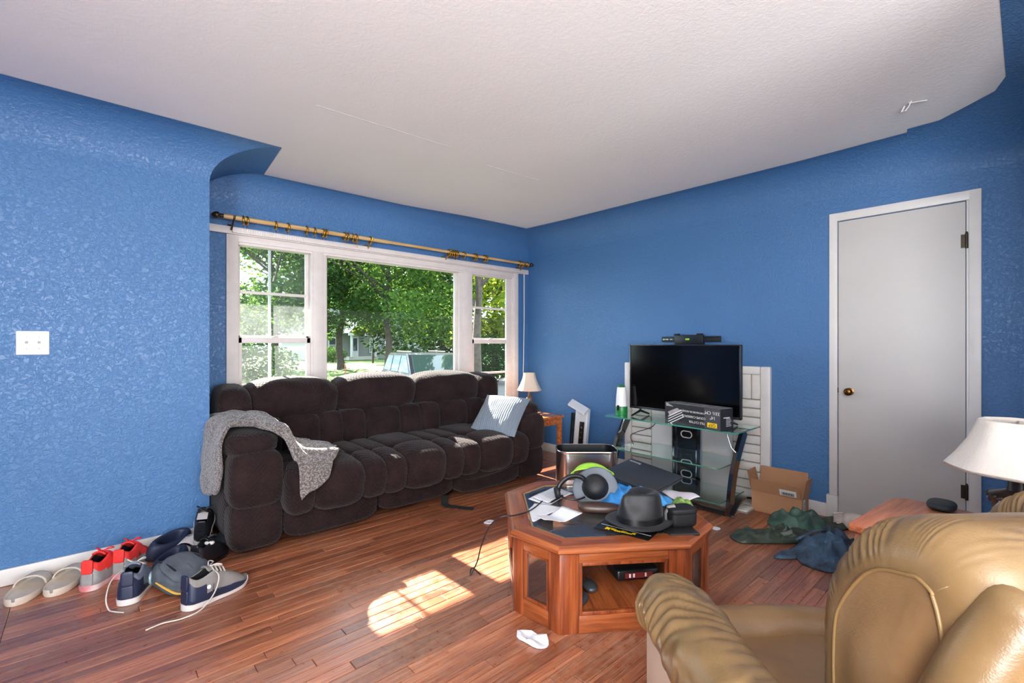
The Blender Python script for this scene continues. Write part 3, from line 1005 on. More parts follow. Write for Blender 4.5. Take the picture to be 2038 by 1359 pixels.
sofa = thing('sofa', 'dark brown microfiber reclining sofa with tufted seats under the window', 'sofa', (1.85, 3.45, 0))
SX, SY = 1.85, 3.45
def lump(seed, amp=0.02, s=3.0):
    return lambda q: amp * nz(q.x + seed * 3.1, q.y, q.z + seed, s) - 0.0
def spuff(mb, x0, x1, y0, y1, z0, z1, k=3.6, seed=0, amp=0.02, rx=0.0, ry=0.0, rz_=0.0, cuts=9):
    M = T((x0 + x1) / 2 - SX, (y0 + y1) / 2 - SY, (z0 + z1) / 2) @ Rz(rz_) @ Ry(ry) @ Rx(rx)
    mb.puff((x1 - x0, y1 - y0, z1 - z0), k, cuts, M, disp=lump(seed, amp))
    return mb
def sb(name, mb, parent=None):
    o = mb.build(name, m_sofa, parent or sofa, smooth=180)
    return o
# hidden frame
MB().box((0.66 - SX, 3.12 - SY, 0.05), (3.02 - SX, 3.9 - SY, 0.26)).box((0.85 - SX, 3.7 - SY, 0.2), (2.95 - SX, 3.93 - SY, 0.78)).build('frame', m_sofa_in, sofa)
for x in (0.75, 1.5, 2.15, 2.95):
    for yy in (3.2, 3.8):
        MB().box((x - .03 - SX, yy - .03 - SY, 0.0), (x + .03 - SX, yy + .03 - SY, 0.06), 0.004).build('foot', m_black, sofa)
# arms
def arm(x0, x1, side):
    a = spuff(MB(), x0, x1, 3.08, 3.92, 0.05, 0.62, 6, side, 0.01)
    a = sb('arm', a)
    p = MB()
    spuff(p, x0 - 0.012, x1 + 0.012, 2.99, 3.88, 0.53, 0.705, 3.0, side + 2, 0.03, rx=-2)
    sb('arm_pad', p, a)
    p = spuff(MB(), x0 + 0.005, x1 - 0.004, 2.955, 3.2, 0.27, 0.60, 4.2, side + 3, 0.015)
    sb('front_panel', p, a)
    p = spuff(MB(), x0 + 0.008, x1 - 0.006, 2.975, 3.2, 0.03, 0.31, 4.5, side + 4, 0.015)
    sb('front_panel', p, a)
arm(0.575, 0.875, 0)
arm(2.80, 3.11, 7)
# back wings
sb('wing', spuff(MB(), 0.625, 0.845, 3.55, 3.96, 0.45, 0.935, 4.0, 11, 0.02, rx=6))
sb('wing', spuff(MB(), 2.825, 3.06, 3.55, 3.96, 0.45, 0.935, 4.0, 12, 0.02, rx=6))
# back: head cushions and lower tufted backs
BX = [0.82, 1.455, 2.15, 2.855]
BSEAT = [0.87, 1.485, 2.125, 2.81]
for i in range(3):
    x0, x1 = BX[i], BX[i + 1]
    top = (0.985, 0.992, 0.98)[i]
    mb = spuff(MB(), x0 - 0.02, x1 + 0.02, 3.565, 3.955, 0.65 - 0.015 * (i == 0), top - 0.010, 3.0, 20 + i, 0.03, rx=5, cuts=16)
    sb('head_cushion', mb)
    mb = MB()
    w0, w1 = BX[i] + (0.03 if i == 0 else 0), BX[i + 1] - (0.0)
    cuts_ = [0, 0.27, 0.72, 1.0]
    for j in range(3):
        a, b = w0 + (w1 - w0) * cuts_[j], w0 + (w1 - w0) * cuts_[j + 1]
        spuff(mb, a - 0.014, b + 0.014, 3.525, 3.84, 0.42, 0.705, 4.2, 30 + i * 3 + j, 0.02, rx=-7)
    sb('lower_back', mb)
    # seat: rear row and front waterfall row of tufts
    x0, x1 = BSEAT[i], BSEAT[i + 1]
    mb = MB()
    fr = [0, 0.24, 0.76, 1.0]
    for j in range(3):
        a, b = x0 + (x1 - x0) * fr[j], x0 + (x1 - x0) * fr[j + 1]
        h = 0.012 if j == 1 else 0.0
        spuff(mb, a - 0.016, b + 0.016, 3.13, 3.64, 0.30, 0.485 + h, 3.8, 50 + i * 3 + j, 0.02)
        spuff(mb, a - 0.018, b + 0.018, 2.86 - h, 3.22, 0.205 - h, 0.478 + h, 3.3, 70 + i * 3 + j, 0.025, rx=8)
    sb('seat_cushion', mb)
    # footrest panel with a little roll at its top
    mb = MB()
    dy = (0.0, 0.015, -0.02)[i]
    spuff(mb, x0 + 0.002, x1 - 0.004, 2.985 + dy, 3.14, 0.035 + (0.02 if i == 1 else 0.0), 0.29, 4.5, 90 + i, 0.02, rx=-3)
    if i == 2:
        spuff(mb, x0 + 0.02, x1 - 0.04, 2.935, 3.08, 0.15, 0.25, 2.6, 99, 0.05, ry=-4)
    sb('footrest', mb)
# loose black strap under the sofa
st = MB()
path = catmull([(2.03, 3.02, 0.05), (1.99, 2.95, 0.014), (2.03, 2.88, 0.006), (2.08, 2.80, 0.004), (2.11, 2.76, 0.004)], 16)
for s_ in (-1, 1):
    pass
v, f = [], []
for i, p in enumerate(path):
    t = (path[min(i + 1, 15)] - path[max(i - 1, 0)]).normalized()
    n_ = Vector((-t.y, t.x, 0)).normalized() * 0.028
    v += [p - n_, p + n_, p + n_ + Vector((0, 0, .003)), p - n_ + Vector((0, 0, .003))]
for i in range(15):
    for k in range(4):
        f.append((i * 4 + k, i * 4 + (k + 1) % 4, (i + 1) * 4 + (k + 1) % 4, (i + 1) * 4 + k))
f += [(3, 2, 1, 0), (60, 61, 62, 63)]
tag(st.raw(v, f).build('strap', plain('black_webbing', (26, 25, 26), 0.8, bump=0.3, bscale=200), smooth=40), 'loose black webbing strap on the floor in front of the sofa', 'strap')

# sherpa throw over the left arm
def sherpa():
    s = NT('grey_sherpa_fleece')
    vec = s.coord('World')
    vo = s.add('ShaderNodeTexVoronoi')
    vo.inputs['Scale'].default_value = 110
    s.link(vec, vo.inputs['Vector'])
    n = s.noise(vec, 60, 4, 0.7)
    f = s.math('ADD', s.math('MULTIPLY', vo.outputs['Distance'], 0.7), s.math('MULTIPLY', n, 0.5))
    s.link(s.ramp(f, [(0.30, rgba((168, 158, 149))), (0.5, rgba((126, 118, 113))), (0.72, rgba((80, 74, 73)))]), s.b.inputs['Base Color'])
    s.set(s.b, Roughness=0.95)
    s.b.inputs['Sheen Weight'].default_value = 0.4
    s.link(s.bump(f, 0.9, -0.008), s.b.inputs['Normal'])
    return s.m
ribs = [
    [(0.548, 3.66, 0.46), (0.555, 3.66, 0.62), (0.60, 3.65, 0.72), (0.70, 3.63, 0.745), (0.83, 3.60, 0.72), (0.93, 3.54, 0.60), (1.02, 3.45, 0.55)],
    [(0.535, 3.50, 0.38), (0.545, 3.48, 0.60), (0.59, 3.46, 0.725), (0.70, 3.44, 0.75), (0.84, 3.40, 0.73), (0.96, 3.33, 0.59), (1.10, 3.26, 0.535)],
    [(0.52, 3.33, 0.33), (0.535, 3.32, 0.58), (0.585, 3.30, 0.722), (0.69, 3.28, 0.748), (0.84, 3.24, 0.735), (0.98, 3.18, 0.585), (1.20, 3.10, 0.53)],
    [(0.53, 3.22, 0.33), (0.545, 3.20, 0.58), (0.59, 3.18, 0.715), (0.70, 3.17, 0.735), (0.85, 3.12, 0.72), (0.98, 3.02, 0.56), (1.15, 2.93, 0.51)],
    [(0.548, 3.12, 0.36), (0.552, 3.12, 0.58), (0.60, 3.12, 0.708), (0.70, 3.11, 0.728), (0.86, 3.02, 0.69), (0.95, 2.90, 0.54), (1.05, 2.82, 0.40)],
    [(0.56, 3.08, 0.45), (0.565, 3.08, 0.60), (0.61, 3.08, 0.705), (0.71, 3.07, 0.722), (0.86, 2.98, 0.65), (0.90, 2.87, 0.47), (0.90, 2.83, 0.31)],
]
NU, NV = 46, 60
cols = [catmull(r, NV) for r in ribs]
rows = [catmull([c[j] for c in cols], NU) for j in range(NV)]
def bl(u, v_):
    p = rows[int(round(v_ * (NV - 1)))][int(round(u * (NU - 1)))]
    d = 0.026 * nz(p.x, p.y, p.z, 9.0) + 0.016 * math.sin(p.y * 38 + p.x * 20 + 3 * nz(p.x, p.y, p.z, 4)) * (0.4 + 0.6 * min(1, v_ * 1.4))
    e = 0.012 * nz(p.x * 20, p.y * 20, 3.0)
    return (p.x + d * 0.5 + (e if u in (0, 1) else 0), p.y - d * 0.4 + (e if v_ in (0, 1) else 0), p.z + abs(d) + 0.004)
o = MB().grid(bl, NU, NV).build('throw_blanket', sherpa(), None, smooth=180)
solid(o, 0.016, 1.0)
tag(o, 'grey fleecy throw blanket draped over the left sofa arm', 'blanket')

# ribbed pillow against the right arm
def ribbed():
    s = NT('grey_blue_ribbed_cloth')
    vec = s.coord('Object')
    sp = s.add('ShaderNodeSeparateXYZ')
    s.link(vec, sp.inputs[0])
    w = s.math('SINE', s.math('ADD', s.math('MULTIPLY', sp.outputs[1], 330), s.math('MULTIPLY', s.noise(vec, 9, 2), 6)))
    s.link(s.bump(w, 0.5, 0.003), s.b.inputs['Normal'])
    s.b.inputs['Base Color'].default_value = rgba((118, 130, 142))
    s.set(s.b, Roughness=0.9)
    s.b.inputs['Sheen Weight'].default_value = 0.3
    return s.m
def pillow_disp(q):
    return 0.0
mb = MB()
def pil(u, v_, sgn):
    x, y_ = u * 2 - 1, v_ * 2 - 1
    k = (1 - abs(x) ** 2.6) ** 0.55 * (1 - abs(y_) ** 2.6) ** 0.55
    pinch = 1 - 0.07 * (1 - abs(x) ** 2) * 0 - 0.08 * (abs(x) * abs(y_)) * -1
    wob = 0.008 * nz(x * 3, y_ * 3, sgn)
    return (x * 0.235 * (1 - 0.05 * (1 - y_ * y_)), y_ * 0.215 * (1 - 0.05 * (1 - x * x)), sgn * (0.075 * k + wob * k))
for sg in (1, -1):
    mb.grid(lambda u, v_: pil(u, v_, sg), 28, 28)
o = mb.build('throw_pillow', ribbed(), None, smooth=180)
o.matrix_world = frame((2.705, 3.15, 0.598), (0.62, -0.05, 0.42), (-0.52, -0.30, 0.80)) @ Rz(24)
tag(o, 'light grey-blue ribbed throw pillow leaning on the right sofa arm', 'pillow')
# ------------------------------------------------------------------ fireplace surround on the right wall
m_brick = plain('white_painted_brick', (226, 220, 212), 0.7, var=0.08, vscale=14, bump=0.7, bscale=75, bdist=0.004)
m_mortar = plain('grey_mortar', (150, 140, 128), 0.9, var=0.2, vscale=20)
m_fp_panel = plain('grey_white_fireplace_cover', (216, 212, 208), 0.6, var=0.08, vscale=5, bump=0.15, bscale=50)
fp = thing('fireplace', 'white painted brick fireplace surround framed by white trim behind the television', 'fireplace', (XR, 1.98, 0))
FY = 1.98
MB().box((-0.02, 1.395 - FY, 0.0), (0.0, 2.565 - FY, 1.0)).build('mortar_bed', m_mortar, fp)
def fbrick(y0, y1, z0, z1):
    rr = random.Random(int((y0 * 313 + z0 * 977) * 100))
    d = 0.034 + rr.uniform(-0.003, 0.003)
    MB().box((-d, y0 - FY + 0.003, z0 + 0.0045), (-0.012, y1 - FY - 0.003, z1 - 0.0045), 0.006).build('brick', m_brick, fp, smooth=40)
ys = [1.40 + i * (1.16 / 17) for i in range(18)]
for i in range(17):
    fbrick(ys[i], ys[i + 1], 0.79, 0.99)
for r in range(11):
    z0, z1 = 0.015 + r * 0.0705, 0.015 + (r + 1) * 0.0705
    fbrick(1.40, 1.61, z0, z1)
    fbrick(2.35, 2.56, z0, z1)
MB().box((-0.028, 1.615 - FY, 0.0), (-0.015, 2.345 - FY, 0.785)).build('cover_panel', m_fp_panel, fp)
for y0, y1, z0, z1 in ((1.325, 1.398, 0, 1.05), (2.562, 2.632, 0, 1.05), (1.399, 2.561, 0.985, 1.0495)):
    MB().box((-0.05, y0 - FY, z0), (-0.001, y1 - FY, z1), 0.012).build('trim_board', m_trim, fp, smooth=30)
# hearth of flat white tiles
he = thing('hearth', 'low white brick hearth on the floor under the television stand', 'hearth', (3.66, 1.98, 0))
MB().box((-0.15, -0.62, 0), (0.178, 0.62, 0.012)).build('mortar_bed', m_mortar, he)
for i in range(12):
    for j in range(2):
        y0 = -0.615 + i * 0.1025
        MB().box((-0.148 + j * 0.163, y0 + 0.002, 0.004), (0.011 + j * 0.163, y0 + 0.1, 0.022), 0.003).build('brick', m_brick, he, smooth=40)

# ------------------------------------------------------------------ television stand
def shelf_glass():
    s = NT('clear_green_shelf_glass')
    s.n.remove(s.b)
    tr = s.add('ShaderNodeBsdfTransparent')
    tr.inputs[0].default_value = (0.92, 0.98, 0.96, 1)
    gl = s.add('ShaderNodeBsdfGlossy')
    gl.inputs['Roughness'].default_value = 0.03
    gl.inputs[0].default_value = (0.9, 1, 0.97, 1)
    du = s.add('ShaderNodeBsdfDiffuse')
    du.inputs[0].default_value = (0.62, 0.78, 0.73, 1)
    n = s.noise(s.coord('World'), 7, 4, 0.65)
    m0 = s.add('ShaderNodeMixShader')
    s.link(s.ramp(n, [(0.35, (0.06, 0.06, 0.06, 1)), (0.7, (0.17, 0.17, 0.17, 1))]), m0.inputs[0])
    s.link(tr.outputs[0], m0.inputs[1])
    s.link(du.outputs[0], m0.inputs[2])
    lw = s.add('ShaderNodeLayerWeight')
    lw.inputs[0].default_value = 0.25
    m1 = s.add('ShaderNodeMixShader')
    s.link(s.math('MULTIPLY', lw.outputs['Fresnel'], 0.85), m1.inputs[0])
    s.link(m0.outputs[0], m1.inputs[1])
    s.link(gl.outputs[0], m1.inputs[2])
    s.link(m1.outputs[0], s.out.inputs[0])
    return s.m
m_shelf = shelf_glass()
m_shelf_edge = plain('green_glass_edge', (70, 140, 122), 0.15, coat=0.5)
m_gloss = plain('black_gloss_metal', (20, 21, 24), 0.12, coat=0.6, spec=0.7)
m_steel = plain('brushed_steel', (190, 190, 190), 0.25, metal=1.0)
ts = thing('tv_stand', 'three-shelf glass television stand with curved glossy black legs', 'tv stand', (3.57, 1.94, 0))
OX, OY = 3.57, 1.94
def gshelf(x0, x1, y0, y1, z, t=0.01):
    poly = [(x0, y0 + 0.01), (x0, y1 - 0.01), (x0 + 0.02, y1), (x1, y1), (x1, y0), (x0 + 0.02, y0)]
    # front edge bows slightly
    poly = [(x - OX, y - OY) for x, y in poly]
    n = len(poly)
    v = [(x, y, z) for x, y in poly] + [(x, y, z + t) for x, y in poly]
    mb = MB()
    mb.raw(v, [tuple(range(n))[::-1], tuple(range(n, 2 * n))], mi=0)
    mb.raw(v, [(i, (i + 1) % n, n + (i + 1) % n, n + i) for i in range(n)], mi=1)
    return mb.build('glass_shelf', [m_shelf, m_shelf_edge], ts)
gshelf(3.355, 3.765, 1.375, 2.505, 0.59)
gshelf(3.33, 3.77, 1.49, 2.42, 0.325, 0.008)
gshelf(3.30, 3.74, 1.475, 2.40, 0.085, 0.008)
for yy in (1.425, 2.435):
    prof = catmull([(3.355, 0.0, 0.015), (3.375, 0.0, 0.12), (3.42, 0.0, 0.28), (3.50, 0.0, 0.43), (3.61, 0.0, 0.575)], 20)
    v, f = [], []
    for i, p in enumerate(prof):
        t = (prof[min(i + 1, 19)] - prof[max(i - 1, 0)]).normalized()
        n_ = Vector((-t.z, 0, t.x)) * -0.038
        c_ = Vector((p.x - OX, yy - OY, p.z))
        for a, b in ((-1, -0.014), (1, -0.014), (1, 0.014), (-1, 0.014)):
            v.append(c_ + n_ * a + Vector((0, b, 0)))
    for i in range(19):
        for k in range(4):
            f.append((i * 4 + k, i * 4 + (k + 1) % 4, (i + 1) * 4 + (k + 1) % 4, (i + 1) * 4 + k))
    f += [(3, 2, 1, 0), (76, 77, 78, 79)]
    lg = MB().raw(v, f).build('leg', m_gloss, ts, smooth=30)
    # arched foot bar back to the hearth
    arch = catmull([(3.35, 0, 0.015), (3.45, 0, 0.07), (3.56, 0, 0.095), (3.68, 0, 0.07), (3.775, 0, 0.036)], 14)
    v, f = [], []
    for p in arch:
        for a, b in ((-0.03, -0.008), (0.03, -0.008), (0.03, 0.008), (-0.03, 0.008)):
            v.append((p.x - OX, yy - OY + a, p.z + b))
    for i in range(13):
        for k in range(4):
            f.append((i * 4 + k, i * 4 + (k + 1) % 4, (i + 1) * 4 + (k + 1) % 4, (i + 1) * 4 + k))
    f += [(3, 2, 1, 0), (52, 53, 54, 55)]
    MB().raw(v, f).build('foot', m_gloss, ts, smooth=30)
    for dy in (-0.03, 0.03):
        MB().lathe([(0, 0), (0.009, 0), (0.009, 0.006), (0, 0.008)], 10, T(3.345 - OX, yy + dy - OY, 0.012) @ Ry(-90)).build('bolt', m_steel, lg, smooth=40)
    # chrome support brackets
    mb = MB().tube([(3.47 - OX, yy - OY + (0.06 if yy < 2 else -0.06), 0.588), (3.46 - OX, yy - OY + (0.06 if yy < 2 else -0.06), 0.56), (3.46 - OX, yy - OY + (0.03 if yy < 2 else -0.03), 0.47), (3.465 - OX, yy - OY, 0.44)], 0.006, 8)
    mb.build('bracket', m_steel, ts, smooth=50)
# black front floor bar
MB().box((3.335 - OX, 1.44 - OY, 0.006), (3.385 - OX, 2.42 - OY, 0.032), 0.006).build('floor_bar', m_gloss, ts, smooth=30)
# rear column with three cable slots
c0, c1 = 1.835, 2.09
cm = MB()
cm.box((3.775 - OX, c0 - OY, 0.045), (3.79 - OX, c1 - OY, 0.585))
cm.box((3.765 - OX, c0 - OY + .002, 0.043), (3.793 - OX, c0 + 0.045 - OY, 0.587), 0.004)
cm.box((3.765 - OX, c1 - 0.045 - OY, 0.043), (3.793 - OX, c1 - .002 - OY, 0.587), 0.004)
col_o = cm.build('column', m_gloss, ts, smooth=30)
for e in (c0, c1):
    MB().box((3.768 - OX, e - 0.004 - OY, 0.045), (3.786 - OX, e + 0.004 - OY, 0.585)).build('edge_strip', m_steel, ts)
def oval(y, z, ly, lz, r):
    pts = []
    for k in range(33):
        a = 2 * math.pi * k / 32
        cx = (ly / 2 - lz / 2) * (1 if math.cos(a) > 0 else -1)
        pts.append((0, y + cx + math.cos(a) * lz / 2, z + math.sin(a) * lz / 2))
    return MB().tube(pts, r, 6, caps=False)
for z in (0.455, 0.26, 0.12):
    oval((c0 + c1) / 2 - OY, z, 0.095, 0.055, 0.0045).build('slot_rim', m_white, col_o, smooth=60, loc=(3.773 - OX, 0, 0))

# ------------------------------------------------------------------ television
m_screen = plain('tv_screen_black', (5, 5, 6), 0.12, spec=0.35, var=0.0)
tv = thing('television', 'black flat screen television standing on the glass stand', 'television', (3.55, 1.897, 0.601))
TY0, TY1, TZ0, TZ1 = -0.475, 0.475, 0.062, 0.618
MB().box((0.0, TY0, TZ0), (0.03, TY1, TZ1), 0.004).box((0.02, -0.3, TZ0 + 0.05), (0.06, 0.3, 0.4), 0.01).build('housing', m_black, tv, smooth=30)
MB().box((-0.002, TY0 + 0.012, TZ0 + 0.02), (0.002, TY1 - 0.012, TZ1 - 0.010)).build('screen', m_screen, tv)
mb = MB()
for a in ((TY0, TZ0, TY1, TZ0 + 0.018), (TY0, TZ1 - 0.009, TY1, TZ1), (TY0, TZ0, TY0 + 0.011, TZ1), (TY1 - 0.011, TZ0, TY1, TZ1)):
    mb.box((-0.006, a[0], a[1]), (0.004, a[2], a[3]), 0.002)
mb.build('bezel', plain('tv_bezel', (36, 36, 40), 0.25, coat=0.3), tv, smooth=30)
for yy in (-0.38, 0.38):
    f_ = MB()
    f_.tube([(0.015, yy, 0.075), (0.015, yy, 0.045), (-0.09, yy + 0.02, 0.008)], [0.012, 0.011, 0.007], 8)
    f_.tube([(0.015, yy, 0.045), (0.12, yy - 0.02, 0.008)], [0.011, 0.007], 8)
    f_.build('foot', m_black, tv, smooth=50)

# tv wall bracket on the wall
wb = thing('wall_bracket', 'black flat television wall mount bracket fixed to the blue wall', 'wall mount', (XR, 1.975, 1.245))
m_brk = plain('bracket_black_steel', (34, 38, 44), 0.4, metal=0.4)
mb = MB().box((-0.03, -0.26, 0.0), (-0.012, 0.27, 0.008), 0.002).box((-0.03, -0.26, 0.034), (-0.012, 0.27, 0.042), 0.002).box((-0.02, -0.265, -0.004), (-0.012, 0.275, 0.046), 0.002)
mb.build('rail', m_brk, wb, smooth=30)
MB().box((-0.04, -0.12, -0.025), (0.0, 0.14, 0.058), 0.004).build('back_plate', m_brk, wb, smooth=30)
for yy in (-0.11, 0.10):
    MB().box((-0.045, yy, 0.056), (-0.01, yy + 0.045, 0.07), 0.003).build('hook', m_brk, wb, smooth=30)
MB().box((-0.045, 0.0, 0.012), (-0.039, 0.035, 0.028), 0.002).build('bubble_level', plain('level_green', (150, 200, 60), 0.2), wb)
for yy in (-0.2, -0.16, 0.18, 0.22, 0.25):
    MB().box((-0.022, yy - 0.012, 0.014), (-0.0125, yy + 0.012, 0.026), 0.002).build('slot', m_steel if yy > 0 else m_black, wb)

# ------------------------------------------------------------------ tool box carton on the stand
m_carton = plain('black_printed_carton', (36, 36, 40), 0.45, var=0.3, vscale=25)
m_ink = plain('white_print', (228, 226, 222), 0.6)
m_yel = plain('yellow_print', (240, 200, 30), 0.5)
m_pale = plain('tool_print_grey', (176, 166, 164), 0.5, var=0.3, vscale=30)
cb = thing('tool_carton', 'black printed tool carton lying upside down on the glass stand', 'box', (3.385, 1.72, 0.6005), 0)
a_ = Vector((3.43, 1.965, 0)); b_ = Vector((3.335, 1.475, 0))
cb.location = ((a_.x + b_.x) / 2, (a_.y + b_.y) / 2, 0.6005)
cb.rotation_euler = (0, 0, math.atan2(b_.y - a_.y, b_.x - a_.x))
LB = (b_ - a_).length
MB().box((-LB / 2, 0.0, 0.0), (LB / 2, 0.14, 0.157), 0.002).build('carton', m_carton, cb)
MB().box((-LB / 2 + 0.001, 0.003, 0.1565), (LB / 2 - 0.001, 0.137, 0.159)).build('worn_top', plain('carton_worn_top', (150, 150, 152), 0.6, vscale=18, c2=(84, 84, 88)), cb)
MB().box((LB / 2 - 0.135, -0.0012, 0.004), (LB / 2 - 0.004, 0.0, 0.153)).build('grey_field', plain('carton_grey_field', (66, 66, 70), 0.5), cb)
def face(x, z):   # front face, text upside down
    return T(x, -0.0016, z) @ Rx(90) @ Rz(180)
text_mesh('33\u00bd CM', 0.034, 'print', m_ink, cb, face(LB / 2 - 0.068, 0.122))
text_mesh('14"', 0.034, 'print', m_ink, cb, face(LB / 2 - 0.066, 0.088))
MB().box((LB / 2 - 0.11, -0.0022, 0.016), (LB / 2 - 0.03, -0.0005, 0.05), 0.0008).build('logo_field', m_yel, cb)
text_mesh('QEP', 0.032, 'print', m_black, cb, T(LB / 2 - 0.07, -0.0026, 0.033) @ Rx(90) @ Rz(180))
for txt, z, x in (('TILE CUTTER', 0.036, 0.07), ('COUPE-CARREAUX', 0.073, 0.04), ('CORTADOR DE AZULEJOS', 0.11, 0.03)):
    text_mesh(txt, 0.024 if len(txt) < 18 else 0.0185, 'print', m_ink, cb, face(x - 0.02, z))
for k in range(4):
    MB().box((-LB / 2 + 0.012, -0.0012, 0.132 + k * 0.006), (-LB / 2 + 0.08 - k * 0.015, -0.0002, 0.1345 + k * 0.006)).build('fine_print', m_ink, cb)
mb = MB().raw([(-0.20, -0.0013, 0.05), (-0.09, -0.0013, 0.105), (-0.13, -0.0013, 0.125), (-0.22, -0.0013, 0.085)], [(0, 1, 2, 3)])
o = mb.build('tool_picture', m_pale, cb)
solid(o, 0.001)
for k in range(4):
    mb = MB().box((-0.085, -0.0022, -0.004), (0.085 - 0.01 * k, -0.0012, 0.0025), M=T(-0.14, 0, 0.028 + k * 0.02) @ Ry(-27))
    mb.build('tool_picture', m_ink, cb)
MB().box((LB / 2, 0.03, 0.09), (LB / 2 + 0.0012, 0.1, 0.096), M=T(0, 0, 0)).build('side_print', m_ink, cb)
for k in range(6):
    MB().box((LB / 2, 0.06, 0.03 + k * 0.011), (LB / 2 + 0.0012, 0.12 - 0.006 * (k % 3), 0.034 + k * 0.011)).build('side_print', m_ink, cb)

# camping lantern
m_green = plain('green_plastic', (22, 120, 56), 0.35)
ln = thing('lantern', 'white and green camping lantern on the left end of the glass stand', 'lantern', (3.475, 2.41, 0.6005))
MB().lathe([(0.0, 0), (0.050, 0.0), (0.052, 0.006), (0.053, 0.07), (0.050, 0.078), (0, 0.078)], 28).build('base', m_green, ln, smooth=40)
MB().lathe([(0.0, 0.078), (0.049, 0.079), (0.046, 0.15), (0.039, 0.235), (0.036, 0.245), (0.0, 0.246)], 28).build('globe', plain('frosted_white_globe', (238, 238, 236), 0.45), ln, smooth=40)
MB().lathe([(0.0, 0.2465), (0.030, 0.2465), (0.033, 0.25), (0.028, 0.258), (0, 0.26)], 24).build('cap', m_green, ln, smooth=40)
MB().box((-0.054, -0.012, 0.045), (-0.048, 0.012, 0.09), 0.003).build('switch', m_black, ln, smooth=30)
pts = [(0.0, 0.03 * math.cos(a), 0.235 + 0.03 * math.sin(a)) for a in [math.pi * k / 12 for k in range(13)]]
MB().tube(pts, 0.0035, 8, M=T(-0.006, 0, 0)).build('handle', m_green, ln, smooth=60)

# cables under the stand
m_cable = plain('black_cable', (20, 20, 22), 0.5)
tag(MB().tube(catmull([(3.70, 2.18, 0.585), (3.66, 2.22, 0.50), (3.62, 2.35, 0.44), (3.60, 2.40, 0.40), (3.58, 2.36, 0.336)], 24), 0.004, 6).build('television_cable', m_cable, smooth=60),
    'black television cable drooping between the upper glass shelves', 'cable')
tag(MB().tube(catmull([(3.84, 2.9, 0.04), (3.72, 2.75, 0.006), (3.62, 2.62, 0.006), (3.66, 2.53, 0.006), (3.52, 2.53, 0.006), (3.50, 2.62, 0.006)], 30), 0.005, 6).build('floor_cable', m_cable, smooth=60),
    'tangled black cable on the floor behind the steel bin', 'cable')

# ------------------------------------------------------------------ steel bin
def bin_steel():
    s = NT('polished_bin_steel')
    s.set(s.b, Metallic=1.0, Roughness=0.16)
    s.b.inputs['Base Color'].default_value = rgba((205, 203, 200))
    s.set(s.b, Roughness=0.24)
    return s.m
bn = thing('trash_bin', 'open stainless steel trash bin with black inside behind the coffee table', 'bin', (2.60, 2.10, 0), YAW - math.pi / 2)
def dshape(s=1.0):
    pts = []
    hw, hd, r = 0.207 * s, 0.125 * s, 0.075 * s
    for cx, cy, a0 in ((hw - r, hd - r, 0), (-(hw - r), hd - r, 90), (-(hw - r), -(hd - r), 180), (hw - r, -(hd - r), 270)):
        for k in range(9):
            a = math.radians(a0 + k * 90 / 8)
            pts.append((cx + r * math.cos(a), cy + r * math.sin(a) - (0.02 * (1 - (cx / hw) ** 2) if cy < 0 else 0)))
    return pts
def dloft(profile):
    v, f = [], []
    n = None
    for s_, z in profile:
        p = dshape(s_)
        n = len(p)
        v += [(x, y, z) for x, y in p]
    for i in range(len(profile) - 1):
        for k in range(n):
            f.append((i * n + k, i * n + (k + 1) % n, (i + 1) * n + (k + 1) % n, (i + 1) * n + k))
    return v, f, n
v, f, n = dloft([(0.97, 0.0), (1.0, 0.01), (1.0, 0.478)])
f.append(tuple(range(n))[::-1])
MB().raw(v, f).build('shell', bin_steel(), bn, smooth=40)
v, f, n = dloft([(1.0, 0.478), (1.015, 0.482), (1.015, 0.49), (1.0, 0.493), (0.985, 0.49)])
MB().raw(v, f).build('rim', plain('bin_rim_steel', (220, 218, 215), 0.2, metal=1.0), bn, smooth=60)
v, f, n = dloft([(0.985, 0.491), (0.97, 0.3), (0.95, 0.02)])
f.append(tuple((2 * n) + k for k in range(n)))
MB().raw(v, f).build('liner', plain('black_bin_liner', (16, 16, 18), 0.4), bn, smooth=40)

# ------------------------------------------------------------------ end table, small lamp, leaning appliance
m_cherry = wood('orange_cherry_wood', (128, 62, 26), (172, 94, 44), (198, 124, 66), 1, 0.25)
et = thing('end_table', 'orange wooden end table beside the right sofa arm', 'table', (3.37, 3.47, 0))
MB().box((-0.245, -0.28, 0.468), (0.235, 0.28, 0.5), 0.012, 3).build('top', m_cherry, et, smooth=30)
MB().box((-0.225, -0.26, 0.41), (0.215, -0.24, 0.468), 0.003).box((-0.225, 0.24, 0.41), (0.215, 0.26, 0.468), 0.003).box((0.195, -0.24, 0.41), (0.215, 0.24, 0.468), 0.003).box((-0.225, -0.24, 0.41), (-0.205, 0.24, 0.468), 0.003).build('apron', m_cherry, et, smooth=30)
for sx in (-0.228, 0.178):
    for sy in (-0.263, 0.223):
        MB().box((sx, sy, 0.0), (sx + 0.04, sy + 0.04, 0.468), 0.006).build('leg', m_cherry, et, smooth=30)
m_shade = NT('cream_lamp_shade')
m_shade.b.inputs['Base Color'].default_value = rgba((226, 208, 186))
m_shade.set(m_shade.b, Roughness=0.8)
m_shade.link(m_shade.bump(m_shade.noise(m_shade.coord('Object'), 130, 3), 0.3, 0.003), m_shade.b.inputs['Normal'])
m_shade = m_shade.m
